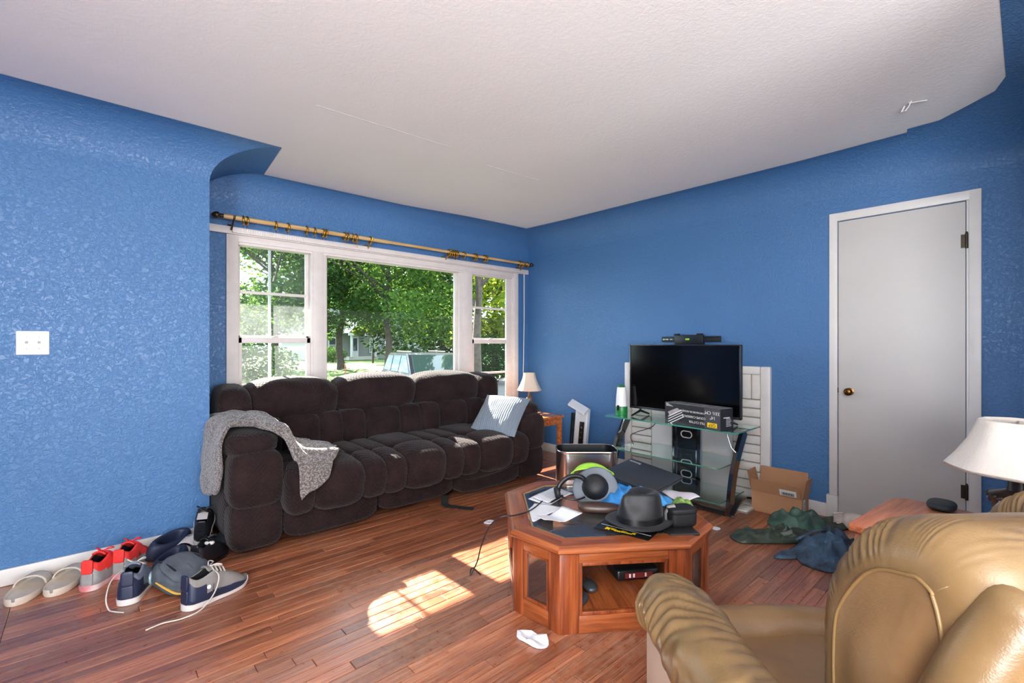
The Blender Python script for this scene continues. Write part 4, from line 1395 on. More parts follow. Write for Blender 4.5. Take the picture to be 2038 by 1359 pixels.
def lamp_shade(prof, sides, parent, mat, rot=0.0):
    v, f = [], []
    nn = sides * 4
    for r, z in prof:
        for k in range(nn):
            a = 2 * math.pi * k / nn + rot
            # soft panels: slight flattening between ribs
            ph = (k % 4) / 4.0
            fl_ = 1 - 0.05 * math.sin(math.pi * ph)
            v.append((r * fl_ * math.cos(a), r * fl_ * math.sin(a), z))
    for i in range(len(prof) - 1):
        for k in range(nn):
            f.append((i * nn + k, i * nn + (k + 1) % nn, (i + 1) * nn + (k + 1) % nn, (i + 1) * nn + k))
    o = MB().raw(v, f).build('shade', mat, parent, smooth=35)
    solid(o, 0.003)
    return o
sl = thing('table_lamp', 'small table lamp with cream bell shade on the end table', 'lamp', (3.49, 3.585, 0.5005))
MB().lathe([(0, 0), (0.045, 0), (0.047, 0.008), (0.03, 0.018), (0.014, 0.03), (0.012, 0.04), (0.02, 0.05), (0.034, 0.14), (0.03, 0.155), (0.014, 0.168), (0.018, 0.178), (0.01, 0.19), (0.008, 0.24), (0, 0.24)], 24).build('base', plain('aged_silver_lamp', (150, 128, 104), 0.35, metal=0.6, var=0.4, vscale=30), sl, smooth=50)
sh = lamp_shade([(0.128, 0.228), (0.13, 0.233), (0.105, 0.28), (0.075, 0.35), (0.06, 0.41), (0.06, 0.416)], 8, sl, m_shade)
MB().tube([(0.0, 0, 0.24), (0, 0, 0.41)], 0.004, 8).tube([(-0.058, 0, 0.408), (0.058, 0, 0.408)], 0.002, 6).build('harp', m_brass, sl)
tag(MB().tube(catmull([(3.50, 3.60, 0.40), (3.50, 3.70, 0.3), (3.46, 3.72, 0.12), (3.55, 3.45, 0.006), (3.62, 3.2, 0.006)], 30), 0.003, 6).build('lamp_cord', m_cable, smooth=60), 'thin black lamp cord hanging under the end table', 'cord')
# coiled pale cord on the floor
pts = []
for k in range(60):
    a = k * 0.42
    pts.append((3.66 + 0.05 * math.cos(a) + 0.012 * math.sin(a * 2.3), 3.04 + 0.06 * math.sin(a), 0.004 + 0.0006 * k))
tag(MB().tube(pts, 0.0028, 6).build('coiled_cord', plain('beige_cord', (190, 176, 150), 0.6), smooth=60), 'small coil of beige cord on the floor left of the steel bin', 'cord')

ap = thing('folded_appliance', 'slim white and black appliance leaning against the blue wall beside the end table', 'appliance', (3.765, 3.15, 0.0))
m_silver = plain('silver_white_shell', (222, 224, 226), 0.25, coat=0.3)
M_ = Ry(7)
MB().box((-0.03, -0.10, 0.0), (0.03, 0.06, 0.56), 0.012, 3, M=M_).build('shell', m_silver, ap, smooth=30)
mb = MB().raw([(-0.05, -0.13, 0.52), (-0.05, 0.09, 0.60), (0.035, 0.10, 0.645), (0.035, -0.12, 0.565), (-0.05, -0.13, 0.505), (-0.05, 0.09, 0.585), (0.035, 0.10, 0.63), (0.035, -0.12, 0.55)],
              [(0, 3, 2, 1), (4, 5, 6, 7), (0, 1, 5, 4), (1, 2, 6, 5), (2, 3, 7, 6), (3, 0, 4, 7)])
mb.build('top_plate', m_silver, ap)
MB().box((-0.045, -0.075, 0.02), (-0.028, -0.02, 0.42), 0.004, M=M_).build('front_panel', m_black, ap, smooth=30)
for k in range(3):
    MB().lathe([(0, 0), (0.012, 0), (0.012, 0.006), (0, 0.007)], 14, M_ @ T(-0.045, -0.047, 0.36 - k * 0.05) @ Ry(-90)).build('dial', m_steel, ap, smooth=40)
for yy in (0.072, 0.10):
    MB().tube([(-0.02, yy, 0.0), (0.03, yy, 0.50)], 0.009, 8).build('side_rod', m_black, ap, smooth=40)
for z in (0.15, 0.3, 0.42):
    MB().box((-0.01 + z * .09, 0.055, z), (0.02 + z * .09, 0.11, z + 0.03), 0.005).build('clamp', m_black, ap, smooth=30)

# ------------------------------------------------------------------ cardboard box
m_card = plain('brown_cardboard', (176, 128, 92), 0.8, var=0.15, vscale=5, bump=0.1, bscale=40)
m_card_in = plain('cardboard_inside', (150, 110, 76), 0.85, var=0.2, vscale=5)
m_label = plain('white_label', (228, 226, 222), 0.6)
bx0 = Vector((3.628, 1.378, 0)); bx1 = Vector((3.64, 1.055, 0))
bxo = thing('cardboard_box', 'open brown cardboard box with white shipping labels by the door', 'box', (bx0 + bx1) / 2, math.atan2(bx1.y - bx0.y, bx1.x - bx0.x))
BL, BD, BH = (bx1 - bx0).length, 0.175, 0.148
h = BL / 2
t = 0.004
MB().box((-h, 0, 0.001), (h, t, BH)).box((-h, BD - t, 0.001), (h, BD, BH)).box((-h, t, 0.001), (-h + t, BD - t, BH)).box((h - t, t, 0.001), (h, BD - t, BH)).box((-h + t, t, 0.001), (h - t, BD - t, t)).build('body', m_card, bxo)
def flap(p0, p1, out, up, name='flap'):
    p0, p1 = Vector(p0), Vector(p1)
    q = Vector((out[0], out[1], up))
    d = (p1 - p0).normalized()
    n_ = d.cross(q).normalized() * 0.004
    ins = d * 0.006
    v = [p0, p1, p1 - ins + q, p0 + ins + q]
    v = v + [a + n_ for a in v]
    MB().raw(v, [(0, 1, 2, 3), (7, 6, 5, 4), (0, 4, 5, 1), (1, 5, 6, 2), (2, 6, 7, 3), (3, 7, 4, 0)]).build(name, m_card, bxo)
flap((-h, 0, BH), (h - 0.004, 0, BH), (-0.0, -0.035), 0.095)
flap((-h, BD, BH), (h, BD, BH), (0, 0.012), 0.15)
flap((-h, BD, BH), (-h, 0.0, BH), (-0.03, 0.0), 0.135)
flap((h, 0, BH), (h, BD, BH), (0.02, 0.01), 0.13)
lb = MB().raw([(0.03, -0.013, BH + 0.012), (0.135, -0.013, BH + 0.012), (0.135, -0.028, BH + 0.055), (0.03, -0.028, BH + 0.055)], [(0, 1, 2, 3)]).build('label', m_label, bxo)
solid(lb, 0.001, 1.0)
for k in range(14):
    x = 0.045 + k * 0.0055
    o = MB().raw([(x, -0.0165, BH + 0.017), (x + (0.0035 if k % 3 else 0.002), -0.0165, BH + 0.017), (x + (0.0035 if k % 3 else 0.002), -0.0235, BH + 0.037), (x, -0.0235, BH + 0.037)], [(0, 1, 2, 3)]).build('barcode_bar', m_black, lb)
    solid(o, 0.0008, 1.0)
sd = MB().box((h - 0.0005, 0.035, 0.02), (h + 0.001, 0.085, 0.135)).build('side_label', m_label, bxo)
for k in range(8):
    MB().box((h + 0.0008, 0.045, 0.03 + k * 0.012), (h + 0.0016, 0.075 - (k % 3) * 0.006, 0.036 + k * 0.012)).build('print', m_black if k % 2 else m_dark_glass, sd)
# ------------------------------------------------------------------ coffee table
m_oak = wood('red_oak_table', (96, 42, 20), (140, 72, 36), (166, 94, 52), 0, 0.3)
m_oak_v = wood('red_oak_upright', (88, 38, 18), (130, 62, 30), (154, 84, 46), 2, 0.3)
m_oak_dark = plain('oak_groove_dark', (60, 26, 12), 0.5)
CT = Vector((1.99, 1.52, 0))
ct = thing('coffee_table', 'octagonal red oak coffee table with glass top and glazed sides', 'table', CT, 0)
corners = [(1.785, 2.04), (1.43, 1.597), (1.447, 1.314), (1.913, 0.974), (2.200, 1.01), (2.55, 1.445), (2.533, 1.728), (2.065, 2.07)]
corners = [Vector((x - CT.x, y - CT.y, 0)) for x, y in corners]
HT = 0.372
def inset(poly, d):
    n = len(poly)
    out = []
    for i in range(n):
        a, b, c = poly[i - 1], poly[i], poly[(i + 1) % n]
        e1, e2 = (b - a).normalized(), (c - b).normalized()
        n1, n2 = Vector((-e1.y, e1.x, 0)), Vector((-e2.y, e2.x, 0))
        bis = (n1 + n2).normalized()
        out.append(b + bis * (d / max(0.2, bis.dot(n1))))
    return out
# polygon is counter-clockwise: inward normal = left normal
def ring_part(outer, inner, z0, z1, name, mat, parent, seg_index=None):
    pass
I1 = inset(corners, 0.10)
I2 = inset(corners, 0.115)
n8 = 8
# top boards: eight mitred pieces
for i in range(8):
    j = (i + 1) % 8
    a, b, c, d = corners[i], corners[j], I1[j], I1[i]
    ed = (b - a).normalized()
    nin = Vector((-ed.y, ed.x, 0))
    prof = [(0.006, -0.030), (0.0, -0.024), (0.0, -0.016), (0.008, -0.006), (0.02, 0.0), (0.10, 0.0), (0.10, -0.014), (0.06, -0.030)]
    v = []
    for end, inn in ((a, d), (b, c)):
        ax = inn - end
        for q, dz in prof:
            p = end + ax * (q / 0.10)
            v.append((p.x, p.y, HT + dz))
    m = len(prof)
    f = [(k, (k + 1) % m, m + (k + 1) % m, m + k) for k in range(m)] + [tuple(range(m))[::-1], tuple(range(m, 2 * m))]
    M_ = frame((0, 0, 0), (ed.x, ed.y, 0), (0, 0, 1))
    o = MB().raw([M_.inverted() @ Vector(p) for p in v], f).build('top_board', m_oak, ct, smooth=25)
    o.matrix_local = M_
    # inner bead strip
    I1b, I1c = inset(corners, 0.103), inset(corners, 0.113)
    mb = MB().raw([(I1b[i].x, I1b[i].y, HT - 0.001), (I1b[j].x, I1b[j].y, HT - 0.001), (I1c[j].x, I1c[j].y, HT - 0.003), (I1c[i].x, I1c[i].y, HT - 0.003),
                   (I1b[i].x, I1b[i].y, HT - 0.02), (I1b[j].x, I1b[j].y, HT - 0.02), (I1c[j].x, I1c[j].y, HT - 0.02), (I1c[i].x, I1c[i].y, HT - 0.02)],
                  [(0, 1, 2, 3), (7, 6, 5, 4), (0, 4, 5, 1), (1, 5, 6, 2), (2, 6, 7, 3), (3, 7, 4, 0)])
    mb.build('bead', plain('bead_tan', (150, 120, 84), 0.4) if i == 0 else bpy.data.materials['bead_tan'], ct)
# glass insert with dark bevelled edge
def table_glass(name, tint, rough, dust):
    s = NT(name)
    s.n.remove(s.b)
    tr = s.add('ShaderNodeBsdfTransparent')
    tr.inputs[0].default_value = tint
    gl = s.add('ShaderNodeBsdfGlossy')
    gl.inputs['Roughness'].default_value = rough
    du = s.add('ShaderNodeBsdfDiffuse')
    du.inputs[0].default_value = (0.6, 0.62, 0.63, 1)
    n = s.noise(s.coord('World'), 9, 4, 0.65)
    m0 = s.add('ShaderNodeMixShader')
    s.link(s.math('MULTIPLY', n, dust), m0.inputs[0])
    s.link(tr.outputs[0], m0.inputs[1])
    s.link(du.outputs[0], m0.inputs[2])
    lw = s.add('ShaderNodeLayerWeight')
    lw.inputs[0].default_value = 0.3
    m1 = s.add('ShaderNodeMixShader')
    s.link(s.math('MULTIPLY', lw.outputs['Fresnel'], 0.7), m1.inputs[0])
    s.link(m0.outputs[0], m1.inputs[1])
    s.link(gl.outputs[0], m1.inputs[2])
    s.link(m1.outputs[0], s.out.inputs[0])
    return s.m
m_tglass = table_glass('smoked_table_glass', (0.66, 0.68, 0.69, 1), 0.04, 0.10)
m_pglass = table_glass('clear_panel_glass', (0.94, 0.95, 0.94, 1), 0.04, 0.03)
I3 = inset(corners, 0.112)
I4 = inset(corners, 0.138)
MB().prism([(p.x, p.y) for p in I3], HT - 0.012, HT - 0.006).build('glass_top', m_tglass, ct)
for i in range(8):
    j = (i + 1) % 8
    q = [I3[i], I3[j], I4[j], I4[i]]
    MB().prism([(p.x, p.y) for p in q], HT - 0.0061, HT - 0.0053).build('glass_bevel', plain('glass_bevel_dark', (52, 56, 62), 0.1, coat=0.5) if i == 0 else bpy.data.materials['glass_bevel_dark'], ct)
# base: posts at corners, rails, inset glass panels, bottom shelf
B0 = inset(corners, 0.018)
zt = HT - 0.03
for i in range(8):
    a, b = B0[i], B0[(i + 1) % 8]
    ed = (b - a).normalized()
    nin = Vector((-ed.y, ed.x, 0))
    L = (b - a).length
    M_ = frame((a.x, a.y, 0), (ed.x, ed.y, 0), (0, 0, 1))    # local x along the side, local y inward
    sd = bpy.data.objects.new('side_frame', None)
    COL.objects.link(sd)
    sd.parent = ct
    sd.matrix_local = M_
    wp_ = 0.085 if L > 0.4 else 0.062
    th = 0.03
    MB().box((0.0, 0.0, 0.0), (wp_, th, zt), 0.002).build('post', m_oak_v, sd, smooth=30)
    MB().box((L - wp_, 0.0, 0.0), (L, th, zt), 0.002).build('post', m_oak_v, sd, smooth=30)
    MB().box((wp_, 0.0005, zt - 0.045), (L - wp_, th - 0.002, zt), 0.001).build('rail', m_oak, sd, smooth=30)
    MB().box((wp_, 0.0005, 0.0), (L - wp_, th - 0.002, 0.075), 0.001).build('rail', m_oak, sd, smooth=30)
    g = 0.014
    for q in (((wp_, 0.004, 0.075), (wp_ + g, 0.02, zt - 0.045)), ((L - wp_ - g, 0.004, 0.075), (L - wp_, 0.02, zt - 0.045)),
              ((wp_ + g, 0.004, 0.075), (L - wp_ - g, 0.02, 0.075 + g)), ((wp_ + g, 0.004, zt - 0.045 - g), (L - wp_ - g, 0.02, zt - 0.045))):
        MB().box(q[0], q[1], 0.002).build('bead', m_oak_v, sd, smooth=30)
    for x in (wp_ - 0.0015, L - wp_ - 0.0005):
        MB().box((x, -0.0006, 0.075), (x + 0.002, 0.001, zt - 0.045)).build('groove', m_oak_dark, sd)
    if i in (1, 7, 3, 5):
        MB().box((wp_ + g, 0.010, 0.075 + g), (L - wp_ - g, 0.013, zt - 0.045 - g)).build('glass_panel', m_pglass, sd)
B1 = inset(corners, 0.05)
for i in range(8):     # starburst veneer wedges
    a, b = B1[i], B1[(i + 1) % 8]
    ed = (b - a).normalized()
    M_ = frame((0, 0, 0), (-ed.y, ed.x, 0), (0, 0, 1))
    tri = [M_.inverted() @ p for p in (Vector((0, 0, 0)), a * 0.999, b * 0.999)]
    o = MB().prism([(p.x, p.y) for p in tri], 0.066, 0.086).build('shelf_wedge', m_oak, ct)
    o.matrix_local = M_

# ------------------------------------------------------------------ things on the coffee table
ZT = HT + 0.0002      # wooden rim height; glass lies 6 mm lower
ZG = HT - 0.0050
m_paper = plain('white_paper', (232, 232, 236), 0.8, var=0.06, vscale=20)
def sheet(name, quad, z, label, mat=m_paper, cat='paper', lift=0.012, seed=0, text=True, fold=0.0):
    q = [Vector((x, y, 0)) for x, y in quad]
    def fn(u, v_):
        p = q[0] * (1 - u) * (1 - v_) + q[1] * u * (1 - v_) + q[2] * u * v_ + q[3] * (1 - u) * v_
        dz = lift * max(0, nz(p.x, p.y, seed, 6.0)) + fold * abs(u - 0.55)
        return (p.x, p.y, z + dz)
    c = sum(q, Vector()) / 4
    mb = MB().grid(fn, 14, 14)
    o = mb.build(name, mat, None, smooth=180)
    solid(o, 0.0012, 1.0)
    tag(o, label, cat)
    return o
sheet('bill', [(1.80, 1.86), (2.07, 1.91), (2.06, 1.75), (1.80, 1.71)], ZG + 0.001, 'printed white bill lying near the back left of the glass table top', seed=1)
for k in range(5):
    pass
sheet('letter', [(1.815, 1.845), (2.03, 1.87), (2.02, 1.76), (1.81, 1.72)], ZG + 0.012, 'white letter lying on top of the printed bill', seed=2, lift=0.006)
sheet('envelope', [(1.60, 1.70), (1.76, 1.77), (1.86, 1.61), (1.585, 1.60)], ZG + 0.002, 'white envelope at the left edge of the glass table top', seed=3, lift=0.02)
sheet('folded_note', [(1.585, 1.60), (1.80, 1.61), (1.80, 1.475), (1.575, 1.52)], ZG + 0.003, 'folded white note on the glass nearest the camera', seed=4, fold=0.05)
m_lines = plain('grey_text_lines', (150, 150, 158), 0.8)
note = bpy.data.objects['letter']
for k in range(7):
    o = MB().box((1.84 + 0.004 * k, 1.735 + k * 0.016, ZG + 0.0225), (1.99 + 0.003 * k, 1.738 + k * 0.016, ZG + 0.0231)).build('print_line', m_lines, note)
pen = thing('pen', 'black pen lying across the papers on the table', 'pen', (1.80, 1.69, ZG + 0.022), math.radians(14))
MB().lathe([(0, -0.01), (0.002, 0.0), (0.005, 0.012), (0.0055, 0.09), (0.005, 0.135), (0.003, 0.14), (0, 0.141)], 12, Ry(90)).build('barrel', m_black, pen, smooth=50)
MB().box((0.09, -0.0015, 0.005), (0.13, 0.0015, 0.008)).build('clip', m_steel, pen)
# black cord over the table edge
tag(MB().tube(catmull([(1.79, 1.74, ZG + 0.02), (1.66, 1.70, ZT + 0.006), (1.55, 1.70, ZT + 0.008), (1.49, 1.735, ZT + 0.006), (1.47, 1.80, 0.31), (1.47, 1.86, 0.20), (1.50, 1.93, 0.09), (1.47, 1.95, 0.02), (1.49, 1.96, 0.05), (1.53, 1.94, 0.008)], 50), 0.0035, 6).build('charger_cord', m_cable, smooth=60),
    'thin black cord hanging over the left corner of the coffee table', 'cord')

# black fedora
m_felt = plain('black_felt', (13, 14, 18), 0.55, var=0.2, vscale=12, bump=0.2, bscale=160, sheen=0.08)
fd = thing('fedora', 'black felt fedora hat on the front of the coffee table', 'hat', (1.93, 1.235, ZG + 0.02), math.radians(160))
def crown(u, v_):
    a = 2 * math.pi * u
    prof = catmull([(0.102, 0, 0.008), (0.100, 0, 0.03), (0.094, 0, 0.08), (0.088, 0, 0.118), (0.075, 0, 0.136), (0.04, 0, 0.128), (0.0, 0, 0.112)], 20)
    p = prof[int(round(v_ * 19))]
    rx, ry = p.x * 1.14, p.x * 0.93
    x, y_ = rx * math.cos(a), ry * math.sin(a)
    z = p.z
    z += 0.012 * max(0, v_ - 0.4) * abs(y_) / 0.09 * 2 - 0.02 * max(0, (x / 0.11)) * max(0, v_ - 0.5)
    # pinched front
    pin_ = math.exp(-((x - 0.06) ** 2) / 0.0030) * math.exp(-((abs(y_) - 0.06) ** 2) / 0.0025) * max(0, min(1, (z - 0.05) / 0.05))
    y_ -= math.copysign(0.036 * pin_, y_)
    return (x, y_, z)
MB().grid(crown, 48, 20, closeu=True).build('crown', m_felt, fd, smooth=180)
def brim(u, v_):
    a = 2 * math.pi * u
    r = 0.098 + 0.05 * v_
    z = 0.006 + 0.022 * v_ * v_ * (0.5 - 0.5 * math.cos(2 * a + math.pi)) - 0.012 * v_ * math.cos(a)
    return (r * 1.14 * math.cos(a), r * 0.95 * math.sin(a), z)
o = MB().grid(brim, 48, 8, closeu=True).build('brim', m_felt, fd, smooth=180)
solid(o, 0.004)
band = MB().grid(lambda u, v_: (0.1025 * 1.14 * math.cos(6.28318 * u) * (1 - 0.02 * v_), 0.1025 * 0.935 * math.sin(6.28318 * u) * (1 - 0.02 * v_), 0.008 + 0.028 * v_), 48, 3, closeu=True).build('hat_band', plain('black_satin_band', (14, 14, 16), 0.35), fd, smooth=180)

# magazine with yellow lettering under the fedora
mg = thing('magazine', 'black magazine with yellow lettering under the fedora brim', 'magazine', (1.86, 1.25, ZG + 0.0005), math.radians(-79))
MB().box((-0.13, -0.095, 0.0), (0.13, 0.095, 0.005), 0.001).build('pages', plain('magazine_black', (28, 27, 28), 0.3, var=0.3, vscale=20), mg)
for k, (x, y_, w, h_) in enumerate(((-0.07, -0.07, 0.022, 0.03), (-0.045, -0.066, 0.02, 0.02), (-0.022, -0.074, 0.03, 0.016), (0.005, -0.066, 0.02, 0.026), (0.032, -0.07, 0.03, 0.012), (0.05, -0.06, 0.016, 0.02))):
    MB().star([(x - w / 2, y_ - h_ / 2), (x, y_ - h_ * .35), (x + w / 2, y_ - h_ / 2), (x + w * .4, y_), (x + w / 2, y_ + h_ / 2), (x, y_ + h_ * .3), (x - w / 2, y_ + h_ / 2)], lambda a, b, c: 0.0056, 2, 24, zb=0.0049).build('cover_lettering', m_yel, mg)
MB().box((-0.12, -0.04, 0.005), (0.12, -0.037, 0.0056)).build('cover_line', m_label, mg)

# grey-brimmed bucket hat lying on its side
m_gcap = plain('grey_cotton', (112, 118, 126), 0.85, var=0.15, vscale=15, bump=0.2, bscale=200)
m_bcap = plain('black_cotton', (18, 19, 22), 0.6, var=0.2, vscale=15)
bh = thing('bucket_hat', 'small black hat with grey brim tipped on its side on the table', 'hat', (2.06, 1.60, ZG + 0.075))
M_ = frame((0, 0, 0.0), (0.3, -0.4, 0.5), (-0.62, -0.42, 0.60))
MB().lathe([(0.074, -0.012), (0.066, 0.01), (0.060, 0.03), (0.048, 0.046), (0.025, 0.054), (0.0, 0.056)], 30, M_).build('crown', m_bcap, bh, smooth=70)
o = MB().grid(lambda u, v_: (lambda a, r: (r * math.cos(a), r * math.sin(a), -0.01 - 0.02 * v_ + 0.008 * math.sin(3 * a) * v_))(2 * math.pi * u, 0.072 + 0.052 * v_), 36, 6, closeu=True, M=M_).build('brim', m_gcap, bh, smooth=180)
solid(o, 0.003)
# lime green visor behind it
m_lime = plain('lime_green_cloth', (168, 226, 70), 0.7, var=0.1, vscale=15)
vz = thing('visor_cap', 'lime green cap brim sticking up behind the small black hat', 'cap', (2.15, 1.69, ZG + 0.07))
M_ = frame((0, 0, 0.03), (0.72, -0.69, 0.0), (-0.25, -0.25, 0.93))
o = MB().grid(lambda u, v_: ((0.125 - 0.02 * v_) * math.cos(math.pi * (u * 1.1 - 0.05)), (0.03 + 0.075 * v_) * math.sin(math.pi * (u * 1.1 - 0.05)), 0.02 * math.sin(math.pi * u) - 0.01 * v_), 30, 6, M=M_).build('brim', m_lime, vz, smooth=180)
solid(o, 0.004)
o = MB().puff((0.19, 0.14, 0.09), 2.4, 7, T(0.05, 0.03, -0.02), disp=lump(4, 0.06)).build('crown', plain('green_cap_cloth', (120, 170, 60), 0.8), vz, smooth=180)
# headset straps left of the hat
hs2 = thing('headset', 'black headset with padded straps left of the small hat', 'headset', (1.97, 1.68, ZG + 0.01), math.radians(-35))
pts = catmull([(-0.09, -0.01, 0.02), (-0.075, 0.0, 0.075), (-0.02, 0.01, 0.115), (0.05, 0.015, 0.11), (0.09, 0.01, 0.06), (0.095, 0.0, 0.02)], 26)
MB().tube(pts, 0.008, 8, flat=1.6).build('headband', m_black, hs2, smooth=60)
for sx in (-0.09, 0.092):
    MB().lathe([(0, -0.012), (0.028, -0.012), (0.034, -0.004), (0.034, 0.008), (0.026, 0.014), (0, 0.012)], 20, T(sx, 0, 0.034) @ Ry(80)).build('ear_pad', m_bcap, hs2, smooth=60)
MB().tube(catmull([(-0.09, -0.01, 0.03), (-0.06, -0.05, 0.02), (0.0, -0.07, 0.015), (0.05, -0.05, 0.02)], 16), 0.005, 8).build('strap', m_black, hs2, smooth=60)
# brown glasses case in front of the hat
gc = MB().puff((0.22, 0.085, 0.045), 2.8, 8, disp=lump(2, 0.05)).build('glasses_case', plain('dark_brown_leather_case', (70, 50, 42), 0.4, var=0.3, vscale=20), None, smooth=180, loc=(1.93, 1.47, ZG + 0.0235), rot=(0, 0, math.radians(-50)))
tag(gc, 'dark brown glasses case lying between the notes and the fedora', 'case')
# blue cloth heap
m_bluecloth = plain('bright_blue_cloth', (40, 130, 205), 0.8, vscale=14, bump=0.3, bscale=120, c2=(86, 164, 222))
def heap(x, y_, k, amp, seed, s=11.0):
    return amp * (1 - k ** 3) + (0.6 - 0.3 * k) * amp * nz(x, y_, seed, s) + 0.25 * amp * math.sin((x * 1.3 - y_) * 60 + 4 * nz(x, y_, seed, 8)) * (1 - k * k)
bc = MB().star([(2.08, 1.60), (2.20, 1.72), (2.36, 1.70), (2.42, 1.52), (2.36, 1.36), (2.27, 1.23), (2.10, 1.20), (2.02, 1.30), (1.98, 1.45)], lambda x, y_, k: 0.012 + heap(x, y_, k, 0.055, 3, 8.0), 18, 100)
tag(bc.build('blue_cloth', m_bluecloth, None, smooth=180, loc=(0, 0, ZG)), 'crumpled bright blue cloth under the laptop on the coffee table', 'cloth')
gy = MB().star([(2.17, 1.20), (2.24, 1.26), (2.31, 1.22), (2.27, 1.13), (2.19, 1.14)], lambda x, y_, k: 0.01 + heap(x, y_, k, 0.05, 9), 8, 40)
tag(gy.build('printed_cloth', plain('patterned_cloth', (96, 70, 74), 0.8, vscale=40, c2=(130, 190, 60)), None, smooth=180, loc=(0, 0, ZG + 0.002)), 'patterned dark and green cloth scrap beside the black pouch', 'cloth')
# laptop tilted on the heap
lp = thing('laptop', 'closed black laptop resting tilted on the blue cloth', 'laptop', (0, 0, 0))
m_lap = plain('black_laptop_shell', (44, 46, 50), 0.42, var=0.12, vscale=40, bump=0.05, bscale=200)
Lc = [Vector((2.235, 1.725, 0.472)), Vector((2.48, 1.615, 0.522)), Vector((2.42, 1.275, 0.492)), Vector((2.185, 1.331, 0.452))]
cen = sum(Lc, Vector()) / 4
ux = ((Lc[2] - Lc[1]) + (Lc[3] - Lc[0])).normalized()
uy = ((Lc[0] - Lc[3]) * 0 + (Lc[1] - Lc[0]) + (Lc[2] - Lc[3])).normalized()
lp.matrix_world = frame(cen, ux, ux.cross(uy) if ux.cross(uy).z > 0 else uy.cross(ux))
MB().box((-0.185, -0.128, -0.026), (0.185, 0.128, -0.012), 0.004).build('base', m_lap, lp, smooth=30)
MB().box((-0.185, -0.128, -0.011), (0.185, 0.128, 0.0), 0.004).build('lid', m_lap, lp, smooth=30)
MB().box((-0.186, -0.1285, -0.0135), (0.186, 0.1285, -0.0105)).build('seam_trim', m_steel, lp)
text_mesh('lenovo', 0.032, 'lid_lettering', plain('grey_lettering', (150, 152, 156), 0.4), lp, T(-0.125, 0.095, 0.0006) @ Rz(180))
# pouch with silver strap
pc = thing('camera_pouch', 'black padded camera pouch with silver strap at the right of the table', 'pouch', (2.06, 1.10, ZT), math.radians(-30))
MB().puff((0.13, 0.09, 0.085), 5, 7, T(0, 0, 0.043)).build('body', m_bcap, pc, smooth=180)
MB().puff((0.134, 0.094, 0.03), 5, 6, T(0, 0, 0.075)).build('flap', m_bcap, pc, smooth=180)
MB().tube([(-0.068, 0.012, 0.01), (-0.072, 0.01, 0.06), (-0.06, 0.005, 0.09), (-0.03, 0.0, 0.094)], 0.011, 8, flat=0.3).build('strap', plain('silver_strap', (170, 168, 164), 0.4, metal=0.5), pc, smooth=60)
# round pale paper hanging behind the laptop
rp_ = sheet('crumpled_paper', [(2.38, 1.40), (2.50, 1.30), (2.46, 1.20), (2.34, 1.22)], ZT + 0.004, 'pale crumpled paper sticking out right of the laptop', plain('pale_pink_paper', (222, 214, 220), 0.8), seed=9, lift=0.05)
# small flat black item behind hat
wl = MB().box((-0.07, -0.04, 0.0), (0.07, 0.04, 0.012), 0.004).build('wallet', plain('black_leather_wallet', (30, 28, 28), 0.4), None, smooth=30, loc=(1.99, 1.06, ZG), rot=(0, 0, math.radians(-37)))
tag(wl, 'flat black wallet on the glass in front of the black pouch', 'wallet')

# ------------------------------------------------------------------ things inside the coffee table
ZS = 0.0865
def mouse(x, y_, rz_, label):
    t_ = thing('computer_mouse', label, 'mouse', (x, y_, ZS), math.radians(rz_), 'mice inside the coffee table')
    MB().puff((0.105, 0.066, 0.036), 2.3, 8, T(0, 0, 0.018)).build('body', plain('mouse_grey', (50, 54, 58), 0.4), t_, smooth=180)
    MB().box((0.0, -0.001, 0.034), (0.045, 0.001, 0.0365)).build('button_gap', m_black, t_)
    MB().lathe([(0, -0.004), (0.009, -0.004), (0.009, 0.004), (0, 0.004)], 12, T(0.028, 0, 0.032) @ Rx(90)).build('wheel', m_black, t_, smooth=40)
mouse(1.72, 1.37, 60, 'grey computer mouse inside the table, the one farther from the corner post')
mouse(1.60, 1.325, 20, 'dark computer mouse inside the table half hidden by the corner post')
ch = thing('battery_charger', 'black battery charger with red panel inside the coffee table', 'charger', (2.0, 1.325, ZS), math.radians(-32))
MB().box((-0.11, -0.075, 0.0), (0.11, 0.075, 0.055), 0.014, 3).build('body', m_black, ch, smooth=40)
MB().box((-0.07, -0.0775, 0.014), (0.07, -0.074, 0.04), 0.001).build('label_panel', plain('dark_red_panel', (110, 34, 30), 0.4), ch)
for x in (-0.05, -0.03, 0.03):
    MB().box((x, -0.079, 0.018), (x + 0.009, -0.0765, 0.036), 0.001).build('indicator', m_white, ch)
bt = thing('drill_case', 'light grey tool case with dark lettering behind the battery charger', 'case', (2.12, 1.42, ZS), math.radians(-32))
MB().box((-0.12, -0.06, 0.0), (0.12, 0.06, 0.10), 0.012, 3).build('body', plain('light_grey_plastic', (186, 184, 180), 0.4), bt, smooth=40)
for k in range(7):
    MB().box((0.0 + k * 0.013, -0.0612, 0.062 + k * 0.002), (0.009 + k * 0.013, -0.0598, 0.072 + k * 0.002 + 0.003 * (k % 2))).build('lettering', m_black, bt)
